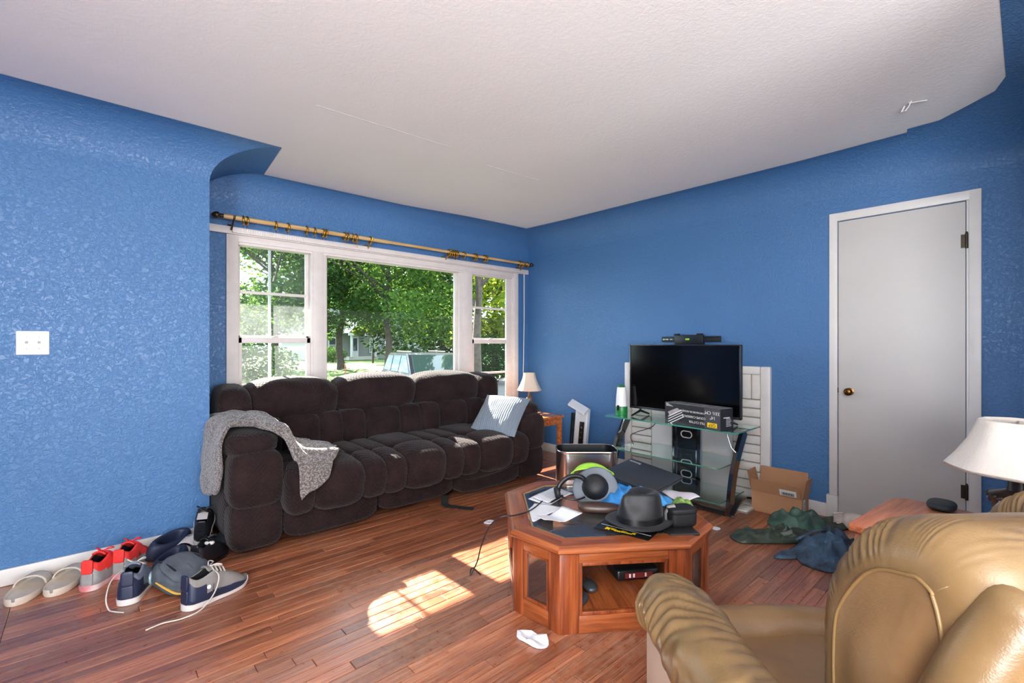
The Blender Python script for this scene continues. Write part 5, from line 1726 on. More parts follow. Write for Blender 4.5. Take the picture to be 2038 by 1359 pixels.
# ------------------------------------------------------------------ tan leather loveseat (foreground)
def leather(name, c, c2, rough=0.36):
    s = NT(name)
    vec = s.coord('Object')
    big = s.noise(vec, 6, 4, 0.6)
    vo = s.add('ShaderNodeTexVoronoi')
    vo.inputs['Scale'].default_value = 420
    s.link(vec, vo.inputs['Vector'])
    n2 = s.noise(vec, 34, 4, 0.65, 0.7)
    s.link(s.ramp(big, [(0.32, rgba(c)), (0.7, rgba(c2))]), s.b.inputs['Base Color'])
    s.link(s.math('ADD', s.math('MULTIPLY', n2, 0.18), rough - 0.09), s.b.inputs['Roughness'])
    s.link(s.bump(n2, 0.18, 0.004, s.bump(vo.outputs['Distance'], 0.12, 0.001)), s.b.inputs['Normal'])
    return s.m
m_leather = leather('tan_leather', (118, 93, 60), (94, 72, 44), 0.32)
m_leather_seat = leather('tan_leather_seat', (122, 93, 60), (102, 76, 48), 0.40)
m_vinyl = plain('beige_vinyl_panel', (196, 174, 150), 0.5, var=0.06, vscale=8, bump=0.1, bscale=120)
m_piping = plain('leather_piping', (112, 86, 50), 0.4)
LS0, LD0 = 0.95, 0.95          # lateral / depth of the origin as seen from the camera spot
lv_loc = RGT * LS0 + FWD * LD0
lv = thing('loveseat', 'tan leather loveseat with gathered rolled arm in the foreground', 'loveseat', (lv_loc.x, lv_loc.y, 0), YAW - math.pi / 2)
def Lp(l, d, z):
    return Vector((l - LS0, d - LD0, z))
# base
MB().box(Lp(0.52, 0.62, 0.04), Lp(1.42, 1.30, 0.36)).build('base', m_vinyl, lv)
for l in (0.42, 1.46):
    for d in (0.68, 1.18):
        MB().box(Lp(l - .03, d - .03, 0.0), Lp(l + .03, d + .03, 0.05), 0.004).build('foot', m_black, lv)
def roll(path, rx, ry, name, parent, seed, wr=0.006, freq=60, mat=None, nn=36, closed_ends=True, ns=90):
    """padded roll along a path, with gathered cross wrinkles"""
    P = catmull(path, ns)
    v, f = [], []
    for i, p in enumerate(P):
        t = (P[min(i + 1, ns - 1)] - P[max(i - 1, 0)]).normalized()
        up = Vector((0, 0, 1))
        if abs(t.z) > 0.9:
            up = Vector((0, 1, 0))
        a = (up - t * up.dot(t)).normalized()
        b = t.cross(a)
        e = min(i, ns - 1 - i) / (ns * 0.07)
        k = math.sqrt(max(0.0, 1 - (1 - min(1, e)) ** 2)) if closed_ends else 1.0
        for q in range(nn):
            th = 2 * math.pi * q / nn
            s_ = i / ns
            cx_, sy_ = math.cos(th), math.sin(th)
            ph = s_ * freq + 1.3 * math.sin(th + seed) + 12.0 * nz(s_ * 2.6, cx_ * 0.7, sy_ * 0.7 + seed, 1.0)
            crease = 1.0 - abs(math.sin(ph * 0.5)) ** 0.6
            m_ = max(0.0, min(1.0, 0.6 + 2.0 * nz(s_ * 7 + seed, cx_ * 1.1, sy_ * 1.1, 1.0)))
            w = -wr * 1.5 * m_ * crease + wr * 0.9 * nz(s_ * 16, cx_ * 1.6, sy_ * 1.6 + seed, 1.0)
            off = (a * math.cos(th) * ry + b * math.sin(th) * rx) * k
            v.append(p + off * (1 + w / max(rx, ry)))
    for i in range(ns - 1):
        for q in range(nn):
            f.append((i * nn + q, i * nn + (q + 1) % nn, (i + 1) * nn + (q + 1) % nn, (i + 1) * nn + q))
    f.append(tuple(range(nn))[::-1])
    f.append(tuple((ns - 1) * nn + q for q in range(nn)))
    return MB().raw(v, f).build(name, mat or m_leather, parent, smooth=180)
# arms
for k, (l0, l1, lc) in enumerate(((0.352, 0.50, 0.422), (1.40, 1.55, 1.478))):
    a = MB().box(Lp(l0, 0.52, 0.04), Lp(l1, 1.235, 0.52), 0.012).build('arm', m_vinyl, lv, smooth=30)
    roll([Lp(lc, 0.42, 0.50), Lp(lc, 0.6, 0.535), Lp(lc, 0.8, 0.545), Lp(lc, 1.0, 0.54), Lp(lc, 1.15, 0.535), Lp(lc, 1.285, 0.515)], 0.092, 0.085, 'arm_roll', a, 2 + k, 0.0088, 150, ns=240, nn=56)
    MB().box(Lp(l0 - 0.002, 1.00, 0.06), Lp(l0 + 0.001, 1.003, 0.46)).build('panel_seam', m_piping, a)
# seat
def seat_fn(u, v_):
    l = 0.48 + 0.94 * u
    d = 0.72 + 0.56 * v_
    z = 0.435 + 0.012 * math.sin(math.pi * u * 2) ** 2 * math.sin(math.pi * v_) + 0.004 * nz(l, d, 0, 7) - 0.015 * math.exp(-((u - .5) / .015) ** 2)
    return Lp(l, d, z)
o = MB().grid(seat_fn, 50, 30).build('seat', m_leather_seat, lv, smooth=180)
solid(o, 0.07)
roll([Lp(0.47, 1.30, 0.40), Lp(0.7, 1.325, 0.405), Lp(0.95, 1.32, 0.395), Lp(1.2, 1.325, 0.405), Lp(1.44, 1.30, 0.40)], 0.075, 0.072, 'seat_front_roll', lv, 5, 0.0035, 26, m_leather_seat)
MB().box(Lp(0.51, 1.30, 0.05), Lp(1.40, 1.345, 0.37), 0.015).build('front_panel', m_vinyl, lv, smooth=30)
# back cushions: profile (depth, z) swept sideways, rounded gathered ends, smooth end panel
PROF = [(0.79, 0.42), (0.835, 0.52), (0.855, 0.64), (0.853, 0.76), (0.830, 0.835), (0.782, 0.905), (0.722, 0.955), (0.655, 0.982), (0.60, 0.982), (0.545, 0.955), (0.515, 0.89), (0.505, 0.78), (0.505, 0.62), (0.51, 0.46), (0.56, 0.40), (0.68, 0.39)]
def back(l0, l1, shift_d, dz, name, seed, tilt=0.0):
    P = [Vector((d, z, 0)) for d, z in PROF]
    m = len(P)
    NP = 400
    def cr(t):
        i = int(t) % m
        u = t - int(t)
        a, b, c, d = P[(i - 1) % m], P[i], P[(i + 1) % m], P[(i + 2) % m]
        return 0.5 * ((2 * b) + (c - a) * u + (2 * a - 5 * b + 4 * c - d) * u * u + (3 * b - a - 3 * c + d) * u ** 3)
    ring = [cr(m * i / NP) for i in range(NP)]
    cen = Vector((0.685, 0.68, 0))
    def nrm(i):
        t = ring[(i + 1) % NP] - ring[i - 1]
        return Vector((t.y, -t.x, 0)).normalized()
    inward = [(-nrm(i)) if (nrm(i)).dot(ring[i] - cen) > 0 else nrm(i) for i in range(NP)]
    st = []
    R_ = 0.075
    for k in range(9):
        a = math.pi / 2 * k / 8
        st.append((l0 + R_ * (1 - math.sin(a)), R_ * (1 - math.cos(a))) if False else (l0 + R_ * (1 - math.cos(a)), R_ * (1 - math.sin(a)), 1 - k / 8.0))
    nm = 16
    for k in range(1, nm):
        st.append((l0 + R_ + (l1 - l0 - 2 * R_) * k / nm, 0.0, 0.0))
    for k in range(9):
        a = math.pi / 2 * k / 8
        st.append((l1 - R_ + R_ * math.sin(a), R_ * (1 - math.cos(a)), k / 8.0))
    v, f = [], []
    for (l, ins, g) in st:
        de = min(l - l0, l1 - l)
        fall = math.exp(-((max(0, de - 0.03)) / 0.085) ** 2) * min(1.0, de / 0.02)
        for i in range(NP):
            p = ring[i] + inward[i] * ins
            s_ = i / NP
            front = max(0.0, min(1.0, (p.x - 0.56) / 0.08))
            w = math.sin(s_ * 330 + 14 * nz(s_ * 22, l * 5, seed) + seed) * (0.85 + 1.5 * nz(s_ * 11, l * 4, 0.3 + seed))
            amp = 0.0065 * fall * front
            p = p - inward[i] * (amp * w) + Vector((0, 0.006 * nz(l * 5, s_ * 9, seed), 0))
            dd = p.x + shift_d + tilt * (p.y - 0.5)
            v.append(Lp(l, dd, p.y + dz))
    for i in range(len(st) - 1):
        for q in range(NP):
            f.append((i * NP + q, i * NP + (q + 1) % NP, (i + 1) * NP + (q + 1) % NP, (i + 1) * NP + q))
    o = MB().raw(v, f).build(name, m_leather, lv, smooth=180)
    # smooth end panels with piping
    for end, sg in ((0, 1), (len(st) - 1, -1)):
        rg = [v[end * NP + q] for q in range(NP)]
        c = sum((Vector(p) for p in rg), Vector()) / NP
        vv = []
        for k in range(7):
            u = k / 6.0
            for p in rg:
                q_ = c + (Vector(p) - c) * (1 - u * 0.999)
                q_.x += sg * (0.004 - 0.022 * math.sin(math.pi / 2 * u)) * (1 if k else 0)
                vv.append(q_)
        ff = []
        for k in range(6):
            for q in range(NP):
                ff.append((k * NP + q, k * NP + (q + 1) % NP, (k + 1) * NP + (q + 1) % NP, (k + 1) * NP + q))
        MB().raw(vv, ff).build('end_panel', m_leather_seat, o, smooth=180)
        MB().tube([Vector(p) for p in rg] + [Vector(rg[0])], 0.003, 6, caps=False).build('piping', m_piping, o, smooth=180)
    return o
back(0.537, 0.94, 0.0, 0.0, 'back_cushion', 1)
back(0.95, 1.42, 0.19, -0.02, 'back_cushion', 4)
# outer back shell and padded rear post
for sgn, lc in ((1, 0.0), (-1, 1.96)):
    path = catmull([Lp(lc + sgn * l, d, z) for l, d, z in ((0.60, 0.53, 0.93), (0.575, 0.542, 0.885), (0.545, 0.556, 0.81), (0.525, 0.57, 0.73), (0.51, 0.58, 0.62), (0.505, 0.58, 0.5))], 40)
    MB().tube(path, [0.04 * math.sqrt(max(0.02, 1 - max(0, (5 - i) / 5.0) ** 2)) for i in range(40)], 24).build('back_post', m_leather, lv, smooth=180)
MB().box(Lp(0.55, 0.45, 0.05), Lp(1.44, 0.54, 0.80), 0.04, 4).build('outer_back', m_leather, lv, smooth=40)

# ------------------------------------------------------------------ wooden side table and large lamp at right
m_tbl = wood('orange_side_table_wood', (150, 78, 48), (186, 108, 72), (206, 132, 94), 0, 0.35)
st_ = thing('side_table', 'orange wooden side table beside the leather loveseat', 'table', (2.54, 0.21, 0), math.radians(-6))
MB().prism([(-0.29, -0.23), (0.21, -0.23), (0.285, -0.15), (0.285, 0.20), (0.24, 0.255), (-0.29, 0.255)], 0.468, 0.50, bevel=0.006).build('top', m_tbl, st_, smooth=30)
MB().box((-0.26, -0.2, 0.40), (0.25, -0.18, 0.468)).box((-0.26, 0.21, 0.40), (0.25, 0.23, 0.468)).box((0.23, -0.18, 0.40), (0.25, 0.21, 0.468)).box((-0.26, -0.18, 0.40), (-0.24, 0.21, 0.468)).build('apron', m_tbl, st_)
for sx in (-0.27, 0.22):
    for sy in (-0.21, 0.20):
        MB().box((sx, sy, 0), (sx + 0.04, sy + 0.04, 0.468), 0.005).build('leg', m_tbl, st_, smooth=30)
bl = thing('large_table_lamp', 'large table lamp with textured cream bell shade and dark base', 'lamp', (2.43, 0.03, 0.5005), 0)
m_ornate = plain('dark_bronze_ornate', (70, 62, 56), 0.35, metal=0.6, var=0.4, vscale=40, bump=0.3, bscale=60)
MB().lathe([(0, 0), (0.075, 0), (0.078, 0.01), (0.06, 0.022), (0.03, 0.04), (0.026, 0.06), (0.05, 0.09), (0.062, 0.13), (0.066, 0.16), (0.078, 0.176), (0.074, 0.186), (0.05, 0.196), (0.028, 0.204), (0.024, 0.24), (0.018, 0.28), (0.016, 0.36), (0, 0.36)], 32).build('base', m_ornate, bl, smooth=50)
for k in range(6):
    a = k * math.pi / 3 + 0.5
    MB().puff((0.022, 0.014, 0.026), 2.2, 5, T(0.071 * math.cos(a), 0.071 * math.sin(a), 0.162) @ Rz(math.degrees(a) + 90)).build('jewel', plain('blue_glass_jewel', (60, 80, 120), 0.05, coat=0.8) if k == 0 else bpy.data.materials['blue_glass_jewel'], bl, smooth=180)
for k in range(24):
    a = k * 2 * math.pi / 24
    MB().puff((0.012, 0.012, 0.012), 2.0, 3, T(0.076 * math.cos(a), 0.076 * math.sin(a), 0.181)).build('bead', m_ornate if k else m_ornate, bl, smooth=180)
m_shade2 = plain('textured_cream_shade', (214, 205, 194), 0.85, bump=0.6, bscale=110, bdist=0.004)
lamp_shade([(0.192, 0.27), (0.194, 0.28), (0.162, 0.322), (0.13, 0.376), (0.106, 0.436), (0.102, 0.45)], 8, bl, m_shade2, rot=math.radians(10))
MB().tube([(0, 0, 0.36), (0, 0, 0.44)], 0.005, 8).tube([(-0.1, 0, 0.436), (0.1, 0, 0.436)], 0.0025, 6).tube([(0, -0.1, 0.436), (0, 0.1, 0.436)], 0.0025, 6).build('harp', m_brass, bl)
bg = MB().puff((0.15, 0.10, 0.036), 2.6, 7, T(0, 0, 0.018)).build('dark_pouch', plain('black_soft_pouch', (34, 40, 44), 0.6), None, smooth=180, loc=(2.77, 0.26, 0.5005))
tag(bg, 'small dark soft pouch on the orange side table', 'pouch')

# ------------------------------------------------------------------ clothes by the door
m_greenp = plain('dark_green_nylon', (74, 108, 92), 0.6, vscale=10, bump=0.4, bscale=30, c2=(44, 62, 56))
m_greend = plain('black_green_nylon', (30, 38, 36), 0.45, vscale=9, bump=0.4, bscale=30, c2=(62, 72, 58))
m_jean = plain('blue_denim', (72, 100, 126), 0.85, vscale=9, bump=0.4, bscale=40, c2=(28, 34, 44))
def fold_h(amp, seed, ax, ay, fr):
    def fn(x, y_, k):
        wx, wy = x + 0.05 * nz(x, y_, seed, 9), y_ + 0.05 * nz(y_, x, seed + 4, 9)
        r1 = (1 - abs(2 * nz(wx, wy, seed, 6))) ** 2
        r2 = (1 - abs(2 * nz(wx * ax + wy * .4, wy * ay, seed + 1, 15))) ** 2
        return 0.010 + amp * (1 - k ** 5) * (0.25 + 0.75 * r1 + 0.45 * r2)
    return fn
gp = thing('green_trousers', 'dark green nylon trousers crumpled on the floor by the cardboard box', 'trousers', (3.45, 1.08, 0))
def off(pts, cx, cy):
    return [(x - cx, y - cy) for x, y in pts]
MB().star(off([(3.50, 1.22), (3.62, 1.21), (3.70, 1.08), (3.74, 0.97), (3.66, 0.90), (3.52, 0.93), (3.40, 0.99), (3.36, 1.08), (3.40, 1.18)], 3.45, 1.08), fold_h(0.07, 3, 1.0, 0.7, 34), 30, 150).build('seat_panel', m_greenp, gp, smooth=180)
MB().star(off([(3.02, 1.28), (3.10, 1.25), (3.22, 1.15), (3.36, 1.08), (3.46, 1.02), (3.44, 0.94), (3.32, 0.90), (3.18, 0.98), (3.05, 1.10), (2.96, 1.19)], 3.45, 1.08), fold_h(0.05, 8, 0.8, 1.0, 40), 28, 150, c=(3.22 - 3.45, 1.05 - 1.08)).build('leg', m_greend, gp, smooth=180)
MB().star(off([(3.66, 0.96), (3.78, 0.97), (3.84, 0.88), (3.80, 0.80), (3.66, 0.82), (3.56, 0.88)], 3.45, 1.08), fold_h(0.03, 5, 0.6, 1.0, 40), 20, 110).build('leg', m_greend, gp, smooth=180)
jn = thing('blue_jeans', 'crumpled dark blue jeans on the floor behind the loveseat arm', 'jeans', (3.18, 0.82, 0))
MB().star(off([(3.07, 0.95), (3.22, 0.93), (3.38, 0.92), (3.52, 0.86), (3.46, 0.74), (3.36, 0.66), (3.22, 0.64), (3.05, 0.66), (2.93, 0.72), (2.93, 0.84), (3.0, 0.90)], 3.18, 0.82), fold_h(0.075, 21, 0.7, 1.0, 30), 34, 160).build('body', m_jean, jn, smooth=180)
MB().star(off([(2.97, 0.98), (3.05, 0.965), (3.06, 0.90), (3.00, 0.88), (2.93, 0.93), (2.90, 0.98)], 3.18, 0.82), fold_h(0.012, 25, 1.0, 1.0, 60), 8, 50).build('torn_hem', m_jean, jn, smooth=180)
MB().tube(catmull([(-0.10, 0.10, 0.075), (0.02, 0.07, 0.088), (0.14, 0.05, 0.08), (0.26, 0.03, 0.05)], 20), 0.009, 8, flat=0.5).build('waistband', m_jean, jn, smooth=60)
fr = thing('fringed_cloth', 'white fringed cloth bundle on the floor in front of the door', 'cloth', (3.72, 0.80, 0))
m_knit = plain('off_white_knit', (222, 206, 196), 0.95, var=0.2, vscale=20, bump=0.8, bscale=70, bdist=0.006)
MB().puff((0.12, 0.15, 0.10), 2.8, 8, T(0.03, -0.03, 0.05), disp=lump(6, 0.08)).build('bundle', m_knit, fr, smooth=180)
for k in range(7):
    z = 0.012 + k * 0.013
    MB().tube(catmull([(0.0, 0.035, z + 0.01), (-0.015, 0.06, z + 0.006), (-0.02, 0.075, z), (-0.008, 0.082, z - 0.004)], 8), 0.008, 6).build('tassel', m_knit, fr, smooth=180)
MB().puff((0.05, 0.05, 0.04), 2.4, 5, T(0.04, -0.105, 0.07)).build('orange_patch', plain('orange_knit', (236, 158, 66), 0.9), fr, smooth=180)

# scraps of paper on the floor
def scrap(name, pts, label, seed, h=0.02):
    c = (sum(p[0] for p in pts) / len(pts), sum(p[1] for p in pts) / len(pts))
    o = MB().star([(x - c[0], y_ - c[1]) for x, y_ in pts], lambda x, y_, k: 0.005 + h * abs(nz(x, y_, seed, 18)) , 4, 18).build(name, m_paper, None, smooth=20, loc=(c[0], c[1], 0))
    tag(o, label, 'paper')
scrap('torn_paper', [(1.40, 1.45), (1.43, 1.40), (1.45, 1.35), (1.43, 1.31), (1.40, 1.305), (1.375, 1.33), (1.37, 1.38), (1.365, 1.43)], 'torn white paper on the floor at the foot of the coffee table', 3, 0.034)
bpy.data.objects['torn_paper'].location.x -= 0.045
scrap('paper_bit', [(2.0, 2.50), (2.05, 2.51), (2.07, 2.47), (2.02, 2.46)], 'tiny white paper bit on the floor in front of the sofa', 5, 0.006)
scrap('paper_crumb', [(3.06, 1.42), (3.10, 1.41), (3.09, 1.37), (3.05, 1.38)], 'small pale scrap on the floor between box and coffee table', 6, 0.006)
# torchiere added out of view to carry the upward fill light
tl = thing('added_floor_lamp', 'unseen black torchiere floor lamp with white bowl, added for fill light', 'lamp', (-1.0, -0.9, 0))
MB().lathe([(0, 0), (0.13, 0), (0.13, 0.015), (0.02, 0.03), (0, 0.03)], 24).build('base', m_black, tl, smooth=40)
MB().tube([(0, 0, 0.02), (0, 0, 1.70)], 0.012, 10).build('pole', m_black, tl, smooth=40)
o = MB().lathe([(0.02, 1.68), (0.10, 1.71), (0.16, 1.76), (0.19, 1.82)], 28, cap=False).build('bowl', m_white, tl, smooth=60)
solid(o, 0.004)
# ------------------------------------------------------------------ shoes by the left wall
def shoe(name, label, loc, rz, L, W_, H, colors, group, high=0.0, laces=True, rot=None, extra=None, band=2, heel_j=5, counter=None):
    """low-top / mid-top sneaker. local x: heel 0 -> toe L, y: width, z: up"""
    m_sole, m_upper, m_heel, m_in, m_lace = colors
    t = thing(name, label, 'shoe', loc, math.radians(rz), group, rot=rot)
    def outline(k):    # half width along the length
        return W_ / 2 * (0.62 + 0.30 * math.sin(math.pi * min(1, k * 0.9 + 0.05)) - 0.06 * math.exp(-((k - 0.42) / 0.13) ** 2) + 0.14 * math.exp(-((k - 0.72) / 0.2) ** 2)) * math.sqrt(max(0.0, 1 - max(0, (k - 0.80) / 0.2) ** 2.2)) * math.sqrt(max(0.02, 1 - max(0, (0.09 - k) / 0.09) ** 2))
    NS = 26
    ks = [0.0, 0.012, 0.035, 0.07] + [0.07 + 0.93 * (i / (NS - 5)) ** 0.95 for i in range(1, NS - 4)]
    ks = [min(0.998, k) for k in ks]
    n = len(ks)
    # sole
    v, f = [], []
    for k in ks:
        w = outline(k) * 1.06
        th = 0.028 - 0.012 * min(1, k / 0.55) + 0.004 * math.sin(k * 40) * 0
        lift = 0.016 * max(0, (k - 0.78) / 0.22) ** 2
        x = -0.004 + k * (L + 0.008)
        v += [(x, -w * 0.94, lift), (x, w * 0.94, lift), (x, w, lift + th), (x, -w, lift + th)]
    for i in range(n - 1):
        for q in range(4):
            f.append((i * 4 + q, i * 4 + (q + 1) % 4, (i + 1) * 4 + (q + 1) % 4, (i + 1) * 4 + q))
    f += [(3, 2, 1, 0), tuple(4 * (n - 1) + q for q in range(4))]
    MB().raw(v, f).build('sole', m_sole, t, smooth=50)
    # upper: each side from sole to collar / closed over the toe
    def top_h(k):
        if k < 0.36:
            return H * (1.0 + 0.10 * math.exp(-(k / 0.06) ** 2) - 0.12 * math.sin(math.pi * k / 0.36)) + high
        u = (k - 0.36) / 0.64
        return (H * 1.02 + high) * (1 - u) ** 1.15 * 0.58 + 0.060 * (1 - u ** 5) + 0.003
    def gap(k):       # half opening angle
        if k < 0.03: return 0.15
        if k < 0.36: return 0.62 * math.sqrt(min(1, (k - 0.03) / 0.06))
        if k < 0.62: return 0.62 - 0.36 * (k - 0.36) / 0.26
        return max(0.0, 0.26 * (1 - (k - 0.62) / 0.05))
    NA = 9
    mb = MB()
    for sg in (-1, 1):
        v, f = [], []
        mi = []
        for k in ks:
            w = outline(k)
            z0 = 0.022 - 0.008 * min(1, k / 0.55) + 0.016 * max(0, (k - 0.78) / 0.22) ** 2
            h = max(0.012, top_h(k) - z0)
            g = gap(k)
            for j in range(NA):
                a = (math.pi / 2 - g) * j / (NA - 1)
                lean = 0.012 * max(0, 1 - k / 0.2) * math.sin(a) if k < 0.2 else 0
                v.append((k * L + lean, sg * w * (math.cos(a) ** 0.62), z0 + h * (math.sin(a) / math.sin(math.pi / 2 - g * 0.999)) ** 0.95))
        for i in range(n - 1):
            for j in range(NA - 1):
                q = (i * NA + j, i * NA + j + 1, (i + 1) * NA + j + 1, (i + 1) * NA + j)
                f.append(q if sg > 0 else q[::-1])
                mi.append(1 if (ks[i] < 0.24 and j < heel_j) or (j < band) else 0)
        o_ = len(mb.v)
        mb.raw(v, f)
        mb.mi[-len(f):] = mi
    # heel closure
    up = mb.build('upper', [m_upper, m_heel, m_in, m_in], t, smooth=60)
    md = up.modifiers.new('thickness', 'SOLIDIFY')
    md.thickness = 0.006
    md.offset = -1
    md.material_offset = 2
    md.material_offset_rim = 0
    for zc, mm in ((0.26, m_heel), (0.72, counter or m_heel)):
        MB().puff((0.012, W_ * 0.42, (H + high) * 0.50), 6, 5, T(0.007, 0, 0.018 + (H + high) * zc) @ Ry(2)).build('heel_tab', mm, t, smooth=180)
    # insole
    v, f = [], []
    for k in ks:
        w = outline(k) * 0.9
        v += [(k * L, -w, 0.03), (k * L, w, 0.03)]
    for i in range(n - 1):
        f.append((2 * i, 2 * i + 1, 2 * i + 3, 2 * i + 2))
    MB().raw(v, f).build('insole', m_in, t)
    # tongue and laces
    tg = MB().grid(lambda u, v_: (L * (0.60 - 0.30 * u), (v_ - 0.5) * W_ * (0.36 + 0.1 * u), top_h(0.60 - 0.30 * u) - 0.004 + 0.02 * u * u - 0.012 * (v_ - 0.5) ** 2 * 4 + (0.012 if u > 0.9 else 0)), 10, 7).build('tongue', m_upper, t, smooth=180)
    solid(tg, 0.006)
    if laces:
        for i in range(4):
            k = 0.38 + 0.062 * i
            w = outline(k) * math.cos(math.pi / 2 - gap(k)) ** 0.62
            z = top_h(k) + 0.004
            MB().tube(catmull([(k * L, -w - 0.004, z - 0.006), (k * L + 0.008, 0, z + 0.008), (k * L + (0.016 if i % 2 else 0.0), w + 0.004, z - 0.006)], 9), 0.0032, 6).build('lace', m_lace, t, smooth=60)
        k = 0.37
        z = top_h(k) + 0.006
        for sg in (-1, 1):
            MB().tube(catmull([(k * L, 0, z), (k * L + 0.02, sg * 0.03, z + 0.015), (k * L + 0.045, sg * 0.035, z + 0.002), (k * L + 0.02, sg * 0.012, z + 0.004)], 14), 0.0028, 6).build('lace_bow', m_lace, t, smooth=60)
    return t
m_red = plain('red_mesh', (228, 52, 46), 0.65, var=0.12, vscale=20, bump=0.3, bscale=220)
m_silver_sh = plain('silver_shoe_panel', (150, 148, 146), 0.4, var=0.2, vscale=30, bump=0.4, bscale=60)
m_white_sole = plain('off_white_sole', (222, 214, 208), 0.5, var=0.1, vscale=14)
m_redsole = plain('pink_red_sole', (206, 70, 84), 0.5, vscale=9, c2=(224, 208, 204))
m_lining = plain('black_lining', (22, 20, 26), 0.9)
m_redlace = plain('red_lace', (224, 40, 60), 0.7)
m_greysu = plain('grey_suede', (128, 124, 120), 0.85, var=0.15, vscale=14, bump=0.25, bscale=120)
m_navy_sh = plain('navy_shoe_leather', (34, 42, 66), 0.4, var=0.2, vscale=10)
m_bluegrey = plain('blue_grey_suede', (116, 122, 140), 0.8, var=0.15, vscale=14, bump=0.25, bscale=120)
m_laceg = plain('grey_white_lace', (200, 190, 180), 0.8)
m_blk_sh = plain('black_shoe_leather', (26, 27, 32), 0.4, var=0.2, vscale=14)
m_wsole = plain('white_sole', (210, 204, 198), 0.5)
G = 'shoes lined up along the left wall'
s1 = shoe('sneaker', 'red and silver sneaker with red laces, the one nearest the beige slides', (-0.01, 3.12, 0.001), 60, 0.30, 0.115, 0.125, (m_redsole, m_red, m_silver_sh, m_lining, m_redlace), G, high=0.012, band=3, heel_j=4, counter=m_red)
s2 = shoe('sneaker', 'red and silver sneaker with black figure emblem, the one beside the navy slippers', (0.112, 3.175, 0.001), 62, 0.29, 0.115, 0.125, (m_redsole, m_red, m_silver_sh, m_lining, m_redlace), G, high=0.012, band=3, heel_j=4, counter=m_red)
# leaping figure emblem on the outer side of the second red shoe
em = MB()
def stick(a, b, w):
    a, b = Vector((a[0], 0, a[1])), Vector((b[0], 0, b[1]))
    em.tube([a, b], w, 6, flat=0.4)
stick((0, 0), (0.006, 0.012), 0.003); stick((0.006, 0.012), (0.018, 0.022), 0.0018); stick((0.006, 0.012), (-0.006, 0.014), 0.0016)
stick((0, 0), (-0.014, -0.008), 0.002); stick((0, 0), (0.012, -0.010), 0.002)
em.lathe([(0, -0.003), (0.003, 0), (0, 0.003)], 8, T(0.009, 0, 0.018))
em.build('emblem', m_black, s2, loc=(0.105, -0.049, 0.083), rot=(math.radians(-24), 0, 0))
s3 = shoe('sneaker', 'blue-grey and navy sneaker seen from its heel with trailing lace', (0.13, 2.83, 0.001), 72, 0.30, 0.118, 0.13, (m_white_sole, m_bluegrey, m_navy_sh, m_lining, m_laceg), G, high=0.01)
MB().tube(catmull([(0.12, 0.05, 0.12), (0.06, 0.075, 0.10), (0.0, 0.075, 0.05), (-0.02, 0.06, 0.006), (-0.05, 0.03, 0.004), (-0.075, -0.01, 0.004)], 26), 0.0032, 6).build('loose_lace', m_laceg, s3, smooth=60)
s4 = shoe('sneaker', 'grey suede sneaker with navy heel and round white emblem lying sideways on', (0.32, 2.60, 0.001), 22, 0.305, 0.115, 0.13, (m_white_sole, m_greysu, m_navy_sh, m_lining, m_laceg), G, high=0.012)
MB().lathe([(0, 0), (0.009, 0), (0.009, 0.003), (0.006, 0.004), (0, 0.0035)], 18, T(0.085, -0.052, 0.082) @ Rx(78)).build('round_emblem', m_white, s4, smooth=40)
for k in range(5):
    MB().tube([(0.10 + 0.018 * k, -0.0545 + 0.0015 * k, 0.045), (0.112 + 0.018 * k, -0.046 + 0.001 * k, 0.085 - 0.006 * k)], 0.0016, 5).build('stitch_rib', m_navy_sh, s4)
MB().tube(catmull([(0.125, -0.02, 0.14), (0.12, -0.07, 0.12), (0.09, -0.085, 0.06), (0.03, -0.085, 0.012), (-0.04, -0.07, 0.004), (-0.10, -0.03, 0.004), (-0.16, -0.02, 0.004)], 34), 0.0032, 6).build('loose_lace', m_laceg, s4, smooth=60)
s5 = shoe('high_top', 'black high-top shoe with white collar standing against the sofa arm', (0.472, 3.17, 0.075), 100, 0.28, 0.10, 0.12, (m_wsole, m_blk_sh, m_blk_sh, m_lining, m_blk_sh), G, high=0.03, rot=(math.radians(4), math.radians(-22), math.radians(75)))
MB().grid(lambda u, v_: (0.012 + 0.09 * v_, (u - 0.5) * 0.05, 0.172 - 0.02 * v_), 4, 4).build('white_collar', m_wsole, s5)
s6 = shoe('high_top', 'black high-top shoe with white tab in front of the sofa corner', (0.415, 2.99, 0.001), 48, 0.27, 0.10, 0.115, (m_blk_sh, m_blk_sh, m_blk_sh, m_lining, m_blk_sh), G, high=0.015)
MB().puff((0.03, 0.05, 0.02), 3, 4, T(0.10, -0.02, 0.12)).build('white_tab', m_wsole, s6, smooth=180)
